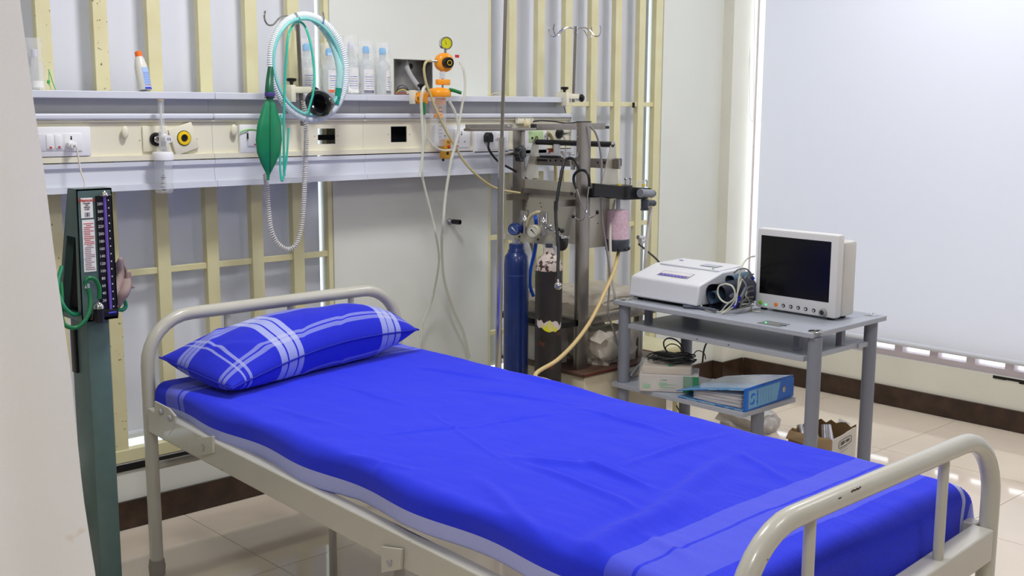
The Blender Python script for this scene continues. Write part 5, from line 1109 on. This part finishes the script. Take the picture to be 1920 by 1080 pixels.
obj('bottom_shelf', B().box((TX0_-.002, BYN, zbt-.019), (TX0_+.34, TYF, zbt)), trolm, tro, bevel=.002)
q_l = at(1420, 790, X=TX0_+.13); x, y = q_l.x, q_l.y
l_ = obj('leg', B().cyl((x, y, .045), (x, y, zbt-.019), .0245, n=24), trollegm, tro); obj('foot', B().cyl((x, y, .002), (x, y, .046), .020, .024), blackr, l_)
pc_ = at(1452, 607, Z=ZR+.0005); obj('indicator_plate', B().box(pc_+Vector((-.035, -.045, 0)), pc_+Vector((.03, .05, .0012))), mat('plate_grey_green', (120, 128, 128), .35), tro)
obj('green_lamp', B().ball(at(1436, 605, Z=ZR+.002), .003), mat('led_green', (40, 230, 120), .4, emit=2.5), tro)
obj('orange_mark', B().cyl(at(1453, 609, Z=ZR+.0012), at(1453, 609, Z=ZR+.0012)+Vector((0, 0, .001)), .006), mat('dull_orange', (190, 120, 90), .5), tro)
obj('dark_mark', B().box(at(1462, 609, Z=ZR+.0012), at(1474, 611, Z=ZR+.0022)), dgrey, tro)

# patient monitor
XM = TX0_+.10
M_ = [at(1413, 579, Z=ZR).x]; XM = M_[0]
q0, q1, q2, q3 = at(1414, 578, X=XM), at(1561, 603, X=XM), at(1578, 441, X=XM), at(1420, 427, X=XM)
my0, my1 = (q1.y+q2.y)/2, (q0.y+q3.y)/2; mz0, mz1 = ZR+.008, (q3.z+q2.z)/2
mo = thing('patient_monitor', (XM+.06, (my0+my1)/2, ZR), 'white patient monitor with dark screen on the grey trolley', 'monitor')
obj('front_case', B().box((XM, my0, mz0), (XM+.045, my1, mz1), bevel=.011), mat('monitor_white', (226, 226, 226), .4, var=.02), mo)
obj('rear_case', B().box((XM+.040, my0-.004, mz0+.002), (XM+.125, my1-.03, mz1-.028), bevel=.012), mat('monitor_side', (214, 212, 206), .45, var=.02), mo)
def mf(x, y, off=0): return at(x, y, X=XM-off)
def mrect(x0, y0, x1, y1, d, th=.001):
    a, b_ = mf(x0, y0), mf(x1, y1); return B().box((XM-d, min(a.y, b_.y), min(a.z, b_.z)), (XM-d+th, max(a.y, b_.y), max(a.z, b_.z)))
sA, sB, sC, sD = mf(1428, 441), mf(1559, 453), mf(1554, 566), mf(1424, 550)
sy0, sy1, sz0, sz1 = (sB.y+sC.y)/2, (sA.y+sD.y)/2, (sC.z+sD.z)/2, (sA.z+sB.z)/2
obj('screen', B().box((XM-.001, sy0, sz0), (XM+.004, sy1, sz1)), mat('dark_screen', (8, 8, 10), .18, var=0), mo)
zb5 = (mf(1426, 566).z + mf(1526, 581).z)/2
def btn(px_, py_, r, m_, nm='button'):
    pq = mf(px_, py_); return obj(nm, B().lathe((XM-.0002, pq.y, pq.z), [(r, 0), (r, .002), (r*.85, .003), (0, .003)], (-1, 0, 0), 20), m_, mo)
btn(1426, 567, .0085, mat('button_green', (120, 200, 50), .4)); btn(1455, 571, .0075, mat('button_orange', (245, 130, 50), .4))
for i, (x, y) in enumerate(((1469, 573), (1483, 575), (1497, 577), (1511, 579.5), (1526, 582))):
    bt = btn(x, y, .0070, mat('button_slate', (46, 50, 62), .4)); pq = mf(x, y)
    obj('button_symbol', (B().box((XM-.0038, pq.y-.0028, pq.z-.0028), (XM-.0030, pq.y+.0028, pq.z+.0028)) if i % 2 else B().cyl((XM-.0038, pq.y, pq.z-.0015), (XM-.0030, pq.y, pq.z-.0015), .0028).prism([(XM-.0036, pq.y-.0025, pq.z), (XM-.0036, pq.y+.0025, pq.z), (XM-.0036, pq.y, pq.z+.004)], (.0006, 0, 0))), whiteink, bt)
pq = mf(1436, 571); obj('power_lamp', B().ball((XM, pq.y, pq.z), .0042, (.4, 1.1, .7)), mat('led_green', (40, 230, 120), .4, emit=2.5), mo)
pq = mf(1544, 586); kn_ = obj('dial_knob', B().lathe((XM, pq.y, pq.z), [(.0155, 0), (.0155, .004), (.0135, .012), (.011, .014), (.0095, .012), (0, .012)], (-1, 0, 0), 28), mat('knob_grey', (160, 160, 158), .4), mo)
obj('knob_face', B().lathe((XM-.0121, pq.y, pq.z), [(.0088, 0), (0, .001)], (-1, 0, 0), 24), mat('button_slate', (46, 50, 62), .4), kn_)
for y in (my0+.03, my1-.03): obj('foot', B().box((XM+.015, y-.01, ZR), (XM+.03, y+.01, mz0+.002)).box((XM+.09, y-.01, ZR), (XM+.105, y+.01, mz0+.004)), blackr, mo)

# white desktop recorder
XD = at(1178, 554, Z=ZR+.014).x
d0, d1 = at(1178, 553, X=XD), at(1306, 576, X=XD); dy1, dy0 = d0.y, d1.y
dz0 = ZR+.014; dzf = (at(1190, 513, X=XD+.02).z+at(1318, 537, X=XD+.02).z)/2
dr = thing('desktop_recorder', ((XD+.15), (dy0+dy1)/2, ZR), 'white wedge shaped recorder with a purple key strip on the trolley', 'recorder')
prof_ = [(0, dz0), (.012, dzf-.006), (.024, dzf), (.16, dzf+.036), (.30, dzf+.040), (.315, dzf+.030), (.315, dz0)]
prof_b = [(XD+a, z) for a, z in prof_]
obj('case', B().prism([(x, dy0, z) for x, z in prof_b], (0, dy1-dy0, 0)), mat('recorder_white', (226, 228, 234), .35, var=.02), dr, bevel=.007)
def top_pt(fx, fy):                                    # point on the sloping top
    x = XD+fx; z = dzf+.036*(fx-.024)/(.16-.024) if fx < .16 else dzf+.036+.004*(fx-.16)/.14
    return Vector((x, dy1+(dy0-dy1)*fy, z))
up_ = Vector((0, 0, .0012)); tl = lambda a, b_, c_, d_: [top_pt(a, c_), top_pt(a, d_), top_pt(b_, d_), top_pt(b_, c_)]
obj('display_recess', B().prism([q+up_*.4 for q in tl(.050, .100, .30, .74)], up_*.8), mat('grey_panel', (150, 150, 160), .4), dr)
obj('display', B().prism([q+up_*1.2 for q in tl(.072, .097, .31, .73)], up_*.4), mat('display_white', (226, 222, 226), .3), dr)
ks_ = obj('key_strip', B().prism([q+up_*1.2 for q in tl(.052, .071, .31, .70)], up_*.4), mat('violet_strip', (100, 90, 180), .4), dr)
for i in range(7): obj('key_mark', B().cyl(top_pt(.062, .37+i*.05)+up_*1.5, top_pt(.062, .37+i*.05)+up_*2.2, .0030, n=10), whiteink, ks_)
obj('rear_lid', B().prism([q+up_*.2 for q in tl(.150, .30, .10, .96)], Vector((0, 0, .007))), mat('recorder_white', (226, 228, 234), .35), dr, bevel=.003)
obj('paper_slot', B().prism([top_pt(.19, .60)+Vector((0, 0, .0078)), top_pt(.19, .84)+Vector((0, 0, .0078)), top_pt(.235, .84)+Vector((0, 0, .0078)), top_pt(.235, .60)+Vector((0, 0, .0078))], (0, 0, .0006)), mat('slot_shade', (190, 194, 206), .5), dr)
pg = top_pt(.160, .86)+Vector((0, 0, .0085)); obj('green_button', B().cyl(pg-Vector((0, 0, .002)), pg, .005), mat('button_green', (120, 200, 50), .4), dr)
obj('badge', B().prism([top_pt(.24, .18)+Vector((0, 0, .0078)), top_pt(.24, .23)+Vector((0, 0, .0078)), top_pt(.25, .23)+Vector((0, 0, .0078)), top_pt(.25, .18)+Vector((0, 0, .0078))], (0, 0, .0005)), mat('violet_strip', (100, 90, 180), .4), dr)
obj('base_pan', B().box((XD+.02, dy0+.012, ZR+.008), (XD+.30, dy1-.012, dz0+.002)), black, dr)
for fx, fy in ((.04, dy1-.03), (.04, dy0+.03), (.28, dy1-.03), (.28, dy0+.03)): obj('foot', B().cyl((XD+fx, fy, ZR), (XD+fx, fy, ZR+.010), .011), blackr, dr)
# folded dark cuff leaning on the recorder
cuffn = mat('navy_cuff', (34, 40, 58), .75, var=.3, scale=30)
rc_ = thing('rolled_cuff', at(1350, 570, Z=ZR), 'dark navy rolled arm cuff leaning against the right side of the white recorder', 'cuff')
xc_, yc_ = XD+.15, dy0-.035
def rolled(x0, x1, y, z, r, sq=1.0):
    def f(u, v): a_ = 2*math.pi*u; rr = r*(1+.10*math.sin(3*a_+v*4)); return Vector((x0+(x1-x0)*v, y+rr*math.cos(a_)*sq, z+rr*math.sin(a_)))
    return f
obj('roll', B().grid(rolled(XD+.05, XD+.27, dy0-.050, ZR+.054, .052, .85), 26, 14), cuffn, rc_)
obj('edge_band', B().grid(rolled(XD+.15, XD+.28, dy0-.040, ZR+.100, .026, .8), 24, 10), mat('slate_blue_cuff', (74, 100, 122), .7), rc_)
obj('edge_band', B().grid(rolled(XD+.046, XD+.12, dy0-.034, ZR+.050, .024, .8), 24, 8), mat('slate_blue_cuff', (74, 100, 122), .7), rc_)
obj('cuff_hose', B().tube([(XD+.0, dy0-.09, ZR+.012), (XD+.01, dy0-.05, ZR+.010), (XD+.02, dy0+.0, ZR+.008), (XD-.005, dy0+.06, ZR+.008)], .006), mat('slate_hose', (96, 102, 116), .5), rc_)
# bundle of monitor leads
YL = mf(1400, 560).y
lead = mat('lead_cream', (206, 206, 192), .4); leadd = mat('lead_grey', (120, 118, 110), .5)
cb2 = thing('monitor_leads', at(1392, 585, Z=ZR), 'tangled bundle of cream and grey monitor leads between the recorder and the monitor', 'cables')
def oL(x, y, X=XM-.02): 
    X = XD+.03+(XM-.02-XD-.03)*max(0, min(1, (x-1385)/22))**1.0 if x < 1407 else X
    v = at(x, y, X=X)
    if v.z < ZR+.004: v = at(x, y, Z=ZR+.004)
    return v
for nm, pts, r, m_ in (
    ('lead', [(1313, 560), (1314, 572), (1326, 582), (1344, 585), (1352, 584), (1362, 572), (1376, 560), (1384, 545), (1386, 525), (1388, 508), (1395, 492), (1404, 483), (1416, 480)], .0030, lead),
    ('lead', [(1360, 532), (1348, 537), (1346, 551), (1353, 563), (1365, 568), (1376, 560), (1378, 547), (1372, 536), (1360, 532)], .0034, lead),
    ('lead', [(1352, 588), (1364, 583), (1378, 572), (1382, 556), (1384, 535), (1386, 520), (1390, 524), (1384, 545), (1378, 563), (1366, 578), (1354, 586)], .0030, lead),
    ('lead', [(1392, 524), (1398, 533), (1400, 545), (1398, 555), (1404, 562), (1408, 575), (1412, 583), (1426, 585)], .0026, lead),
    ('lead', [(1376, 512), (1385, 505), (1398, 504), (1406, 510), (1410, 516)], .0028, leadd), ('lead', [(1396, 522), (1401, 516), (1413, 514)], .0028, leadd),
    ('lead', [(1413, 519), (1406, 519), (1405, 523), (1411, 526), (1409, 532)], .0026, leadd), ('lead', [(1413, 537), (1405, 538), (1398, 545), (1392, 560), (1388, 570)], .0030, leadd),
    ('lead', [(1413, 545), (1404, 547), (1400, 552), (1403, 557)], .0028, leadd), ('lead', [(1413, 557), (1404, 558), (1396, 562), (1388, 574), (1396, 576), (1412, 566)], .0030, leadd),
    ('lead', [(1390, 571), (1400, 570), (1410, 574), (1404, 582), (1392, 578)], .0028, lead), ('lead', [(1386, 566), (1396, 564), (1408, 563), (1414, 568)], .0026, leadd)):
    obj(nm, B().tube([oL(x, y, XM-.018+.006*math.sin(i*1.7+r*1e4)) for i, (x, y) in enumerate(pts)], r, n=8), m_, cb2)
obj('blue_connector', B().cyl(oL(1409, 524), oL(1413, 521), .006).cyl(oL(1376, 576), oL(1388, 556), .006), mat('connector_blue', (30, 40, 180), .4), cb2)
obj('lead_plug', B().cyl(oL(1388, 560), oL(1398, 540), .006).cyl(oL(1370, 556), oL(1376, 552), .007), mat('slate_hose', (96, 102, 116), .5), cb2)

# ------------------------------------------------------------------ things on the bottom shelf of the trolley
ZB_ = zbt
# ring binder
bn0 = at(1395, 772, Z=ZB_+.002)
spine0, spine1 = bn0, None
ang = math.atan2(at(1508, 735, Z=ZB_).y-bn0.y, at(1508, 735, Z=ZB_).x-bn0.x)
dirS = Vector((math.cos(ang), math.sin(ang), 0)); dirP = Vector((-dirS.y, dirS.x, 0))   # along the spine; away from the spine (towards +y, -x)
if dirP.y < 0: dirP = -dirP
BL_, BW_, BT_ = .335, .30, .082
bn = thing('ring_binder', bn0, 'blue lever arch ring binder with swirl pattern and loose papers on the lower shelf', 'binder')
def swirl():
    m = bpy.data.materials.new('swirl_cover'); m.use_nodes = True; N, L, b = nodes(m)
    tc = N.new('ShaderNodeTexCoord'); w = N.new('ShaderNodeTexWave'); w.inputs['Scale'].default_value = 22; w.inputs['Distortion'].default_value = 9; w.inputs['Detail'].default_value = 1; w.inputs['Detail Scale'].default_value = .7; L.new(tc.outputs['Object'], w.inputs[0])
    r = N.new('ShaderNodeValToRGB'); r.color_ramp.elements[0].position = .42; r.color_ramp.elements[1].position = .55; r.color_ramp.elements[0].color = (*lin((40, 120, 200)), 1); r.color_ramp.elements[1].color = (*lin((150, 190, 214)), 1); L.new(w.outputs[1], r.inputs[0]); L.new(r.outputs[0], b.inputs['Base Color'])
    b.inputs['Roughness'].default_value = .22
    bp = N.new('ShaderNodeBump'); bp.inputs['Strength'].default_value = .3; bp.inputs['Distance'].default_value = .002; n = N.new('ShaderNodeTexNoise'); n.inputs['Scale'].default_value = 16; L.new(tc.outputs['Object'], n.inputs[0]); L.new(n.outputs[0], bp.inputs['Height']); L.new(bp.outputs[0], b.inputs['Normal']); return m
swm = swirl(); bbl = mat('binder_blue', (20, 110, 214), .35)
pS = lambda s, p_, z: bn0+dirS*s+dirP*p_+Vector((0, 0, z))
obj('back_cover', B().prism([pS(0, 0, 0), pS(BL_, 0, 0), pS(BL_, BW_, .0), pS(0, BW_, .0)], (0, 0, .003)), swm, bn)
obj('front_cover', B().grid(lambda u, v: pS(BL_*u, BW_*1.02*v, BT_-(BT_-.024)*v**.9+.006*math.sin(v*3)), 8, 14), swm, bn).modifiers.new('s', 'SOLIDIFY').thickness = .003
obj('spine', B().prism([pS(0, -.002, 0), pS(BL_, -.002, 0), pS(BL_, -.002, BT_-.012), pS(BL_-.012, -.002, BT_), pS(0, -.002, BT_)], -dirP*.003), bbl, bn)
obj('edge_strip', B().tube([pS(.0, 0, .002), pS(0, 0, BT_)], .003, n=6, smooth=1).tube([pS(.0, 0, BT_), pS(BL_-.01, 0, BT_)], .0028, n=6, smooth=1), bbl, bn)
lbm = mat('spine_label', (120, 178, 222), .5)
lb = obj('spine_label', B().prism([pS(.018, -.0052, .006), pS(.215, -.0052, .006), pS(.235, -.0052, BT_-.008), pS(.018, -.0052, BT_-.008)], -dirP*.0006), lbm, bn)
cS = pS(.046, -.0062, BT_*.5)
def arcS(sx_, flip): return [cS+dirS*(sx_*.004+flip*.013*math.cos(R_(a_)))+Vector((0, 0, sx_*.007+.011*math.sin(R_(a_))))-dirP*.0002 for a_ in range(20, 211, 19)]
obj('spine_emblem', B().tube(arcS(1, 1), .0036, n=6, smooth=2, rfun=lambda s, i: .0036*math.sin(math.pi*(.12+.8*s))).tube([cS*2-p_ for p_ in arcS(1, 1)], .0036, n=6, smooth=2, rfun=lambda s, i: .0036*math.sin(math.pi*(.12+.8*s))), bbl, lb)
text('spine_lettering', 'NEELGAGAN', .0095, pS(.078, -.0062, BT_*.5), Vector((0, 0, 1)), -dirS, bbl, lb, bold=True)
for i in range(5): obj('label_line', B().prism([pS(.10+i*.018, -.006, .012), pS(.101+i*.018, -.006, .012), pS(.101+i*.018, -.006, BT_-.018), pS(.10+i*.018, -.006, BT_-.018)], -dirP*.0003), mat('label_line_blue', (90, 150, 205), .5), lb)
obj('finger_ring', B().lathe(pS(.262, -.005, BT_*.5), [(.008, 0), (.008, .002), (.0125, .002), (.0125, 0)], -dirP, 24), chrome, bn)
obj('finger_hole', B().lathe(pS(.262, -.0051, BT_*.5), [(.008, 0), (0, .0003)], -dirP, 20), mat('binder_inside', (200, 198, 190), .7), bn)
random.seed(8)
for i in range(14):
    z = .006+i*.0026; bend = i/14
    obj('sheet_of_paper', B().grid(lambda u, v, z=z, bend=bend, i=i: pS(.012+random.uniform(0, .0002)+.275*u, .02+.212*v+.002*(i % 3), z+bend*.012*(1-v)+.0012*math.sin(v*8+i)), 2, 8), paper if i % 4 else mat('lilac_paper', (196, 186, 206), .7), bn).modifiers.new('s', 'SOLIDIFY').thickness = .0008
# wrapped carton with green print
bx0, bx1 = at(1198, 733, Z=ZB_+.001), at(1284, 737, Z=ZB_+.001)
dB = (bx1-bx0); wB = .23; dB = Vector((dB.x, dB.y, 0)).normalized(); nB = Vector((-dB.y, dB.x, 0))
if nB.x < 0: nB = -nB
cx = thing('wrapped_carton', bx0, 'white carton with green print in clear film behind the binder', 'carton')
pB = lambda s, p_, z: bx0+dB*s+nB*p_+Vector((0, 0, z))
obj('carton', B().prism([pB(0, 0, 0), pB(wB, 0, 0), pB(wB, .15, 0), pB(0, .15, 0)], (0, 0, .068)), mat('carton_white', (206, 202, 200), .6, var=.1), cx, bevel=.003)
obj('green_panel', B().prism([pB(.17, -.0008, .002), pB(.23, -.0008, .002), pB(.23, -.0008, .066), pB(.17, -.0008, .066)], -nB*.0006), mat('carton_green', (60, 140, 90), .5), cx)
for s0, s1, z0, z1 in ((.012, .045, .016, .032), (.018, .050, .012, .020), (.075, .115, .026, .040), (.080, .140, .016, .024), (.10, .15, .028, .034), (.08, .11, .046, .050)):
    obj('green_print', B().prism([pB(s0, -.0006, z0), pB(s1, -.0006, z0+.003), pB(s1-.004, -.0006, z1-.003), pB(s0+.003, -.0006, z1)], -nB*.0004), mat('print_green_pale', (130, 196, 150), .6), cx)
obj('upper_carton', B().prism([pB(.01, .01, .068), pB(.20, .01, .068), pB(.20, .14, .068), pB(.01, .14, .068)], (0, 0, .030)), mat('carton_tan', (204, 186, 160), .7, rgb2=(214, 208, 198), scale=6), cx, bevel=.004)
obj('green_tag', B().ball(pB(.12, .03, .098), .012, (1, .8, .6)), mat('carton_green_dark', (30, 110, 70), .5), cx)
def film(u, v):
    s = -.008+.22*u; pp2 = .17*v-.008; edge = min(u, 1-u, v, 1-v); z = .103-(.09 if edge < .01 else 0)+.010*noise.noise(Vector((u*6, v*6, 3)))
    return pB(s, pp2, max(z, .004))
obj('film_wrap', B().grid(film, 26, 20), mat('film_greyish', (232, 230, 226), .12, alpha=.25, var=.1, scale=50, bump=.6), cx, auto=15)
# black coiled cables on top of the carton
bc = thing('coiled_cables', pB(.1, .06, .10), 'loose coil of black cables lying on the film wrapped carton', 'cables')
random.seed(5); ctr = pB(.125, .075, .112)
for i in range(9):
    r1, r2 = random.uniform(.05, .085), random.uniform(.035, .06); o_ = Vector((random.uniform(-.015, .015), random.uniform(-.02, .02), .004*i*.6)); ph_ = random.uniform(0, 6)
    pts = [ctr+o_+dB*(r1*math.cos(2*math.pi*k_/12))+nB*(r2*math.sin(2*math.pi*k_/12))+Vector((0, 0, .006*math.sin(k_*1.3+ph_))) for k_ in range(12)]
    obj('cable', B().tube(pts, .0026, n=6, closed=True), mat('cable_charcoal', (44, 46, 46), .5), bc)
YK = ctr
def oK(x, y): return at(x, y, X=ctr.x)
obj('cable', B().tube([oK(1284, 668), oK(1279, 650), oK(1268, 638), oK(1254, 634), oK(1245, 640), oK(1246, 652), oK(1254, 663)], .003, n=6), mat('cable_charcoal', (44, 46, 46), .5), bc)
obj('cable', B().tube([oK(1282, 664), oK(1272, 649), oK(1258, 645), oK(1248, 652), oK(1252, 662), oK(1258, 668)], .0022, n=6), mat('cable_charcoal', (44, 46, 46), .5), bc)
obj('cable', B().tube([oK(1214, 674), oK(1225, 666), oK(1240, 660), oK(1256, 664)], .0022, n=6), mat('cable_charcoal', (44, 46, 46), .5), bc)
obj('cable', B().tube([oK(1299, 668), oK(1305, 659), oK(1313, 658), oK(1321, 664), oK(1323, 674)], .002, n=6), mat('cable_charcoal', (44, 46, 46), .5), bc)
obj('adapter', B().box(ctr+Vector((-.03, -.05, .012)), ctr+Vector((.015, .06, .030)), bevel=.005), mat('adapter_black', (36, 38, 38), .45), bc)
obj('grey_sleeve', B().tube([at(1182, 706, X=TX0_+.06), at(1190, 695, X=TX0_+.08), at(1204, 680, X=TX0_+.12), at(1216, 676, X=TX0_+.2), at(1240, 674, X=ctr.x)], .009, rfun=lambda s, i: .011-.008*s), mat('sleeve_grey', (112, 112, 114), .5), bc)
tag(obj('dangling_cable', B().tube([at(1326, 640, X=4.0), at(1320, 656, X=4.0), at(1317, 680, X=4.0)], .004, n=8).tube([at(1268, 760, X=3.95), at(1276, 775, X=3.95), at(1284, 790, X=3.95), at(1290, 770, X=3.95)], .003, n=8), black), 'short black cables dangling behind the trolley shelves', 'cable')

# ------------------------------------------------------------------ open carton on the floor behind the trolley
ZC = .17
f0, f1, f2 = at(1598, 806, Z=ZC), at(1500, 838, Z=ZC), at(1497, 800, Z=ZC)
c0, c1, c2, c3 = at(1560, 826, Z=ZC), at(1605, 800, Z=ZC), at(1530, 787, Z=ZC), at(1480, 808, Z=ZC)
ow = thing('open_carton', ((c0+c2)/2).to_2d().to_3d(), 'torn open brown cardboard carton of foil strips on the floor behind the trolley', 'carton')
dn = Vector((0, 0, -ZC+.004)); cardi = mat('cardboard_brown', (150, 122, 84), .85, var=.15); cardo = mat('cardboard_white_face', (222, 216, 206), .7, var=.05)
def wall_(a, b_, m_, tear=.0):
    b = B(); n = 8; pts = [a+dn]+[b_+dn]; tops = [lerp(b_, a, i/n)+Vector((0, 0, tear*noise.noise(Vector((i*1.7, a.x*5, 0))))) for i in range(n+1)]
    off = (b_-a).cross(Vector((0, 0, 1))).normalized()*.003; return b.prism(pts+tops, off)
obj('side', wall_(c0, c1, cardo, .008), cardo, ow, smooth=False); obj('side', wall_(c1, c2, cardi, .02), cardi, ow, smooth=False); obj('side', wall_(c2, c3, cardi, .02), cardi, ow, smooth=False); obj('side', wall_(c3, c0, cardi, .006), cardi, ow, smooth=False)
obj('bottom', B().prism([c0+dn, c1+dn, c2+dn, c3+dn], (0, 0, .003)), cardi, ow, smooth=False)
obj('flap', B().prism([c3, c0, c0+Vector((-.07, -.04, -.03)), c3+Vector((-.07, -.03, -.01))], (0, 0, .003)), cardi, ow, smooth=False)
obj('torn_paper_edge', B().prism([lerp(c1, c2, .1)+Vector((0, 0, .004)), lerp(c1, c2, .45)+Vector((0, 0, .008)), lerp(c1, c2, .4)+Vector((.004, .004, .022)), lerp(c1, c2, .2)+Vector((.004, .004, .012))], (.003, .003, 0)), paper, ow)
foil = mat('foil', (214, 214, 220), .25, .5, var=.3, scale=40)
cc_ = (c0+c1+c2+c3)/4
for i in range(5):
    p_ = cc_+Vector((.02-.018*i, -.03+.02*i, -.03+.008*(i % 2))); o_ = obj('foil_strip', B().cyl(p_+Vector((0, 0, -.03)), p_+Vector((.03-.01*(i % 3), .04-.02*(i % 2), .035)), .013, n=10), foil, ow)
fr_ = (c1-c0).normalized(); mid_ = lerp(c0, c1, .52)+Vector((0, 0, -.035))+Vector((fr_.y, -fr_.x, 0))*.0035
tx_ = text('carton_print', 'DISPO VAN', .018, mid_, fr_, (0, 0, 1), ink, ow, bold=True)
P4 = [mid_+fr_*a_+Vector((0, 0, z_)) for a_, z_ in ((-.058, -.014), (.058, -.014), (.062, 0), (.058, .014), (-.058, .014), (-.062, 0))]
obj('print_outline', B().tube(P4, .0012, n=4, closed=True, smooth=2), ink, ow)
for k_ in range(2): obj('print_line', B().prism([mid_+fr_*-.05+Vector((0, 0, -.024-k_*.012)), mid_+fr_*.03+Vector((0, 0, -.024-k_*.012)), mid_+fr_*.03+Vector((0, 0, -.021-k_*.012)), mid_+fr_*-.05+Vector((0, 0, -.021-k_*.012))], Vector((fr_.y, -fr_.x, 0))*.0005), greypl, ow)
# white packets lying on the floor by the carton
w0 = at(1445, 800, Z=.05)
blob('plastic_bag', (w0.x-.06, w0.y+.03, .001), (w0.x+.12, w0.y+.25, .09), mat('pale_bag', (214, 210, 206), .4, alpha=.9, var=.2, scale=14), 'pale plastic bag lying on the floor left of the open carton', 'bag', 12, .02)
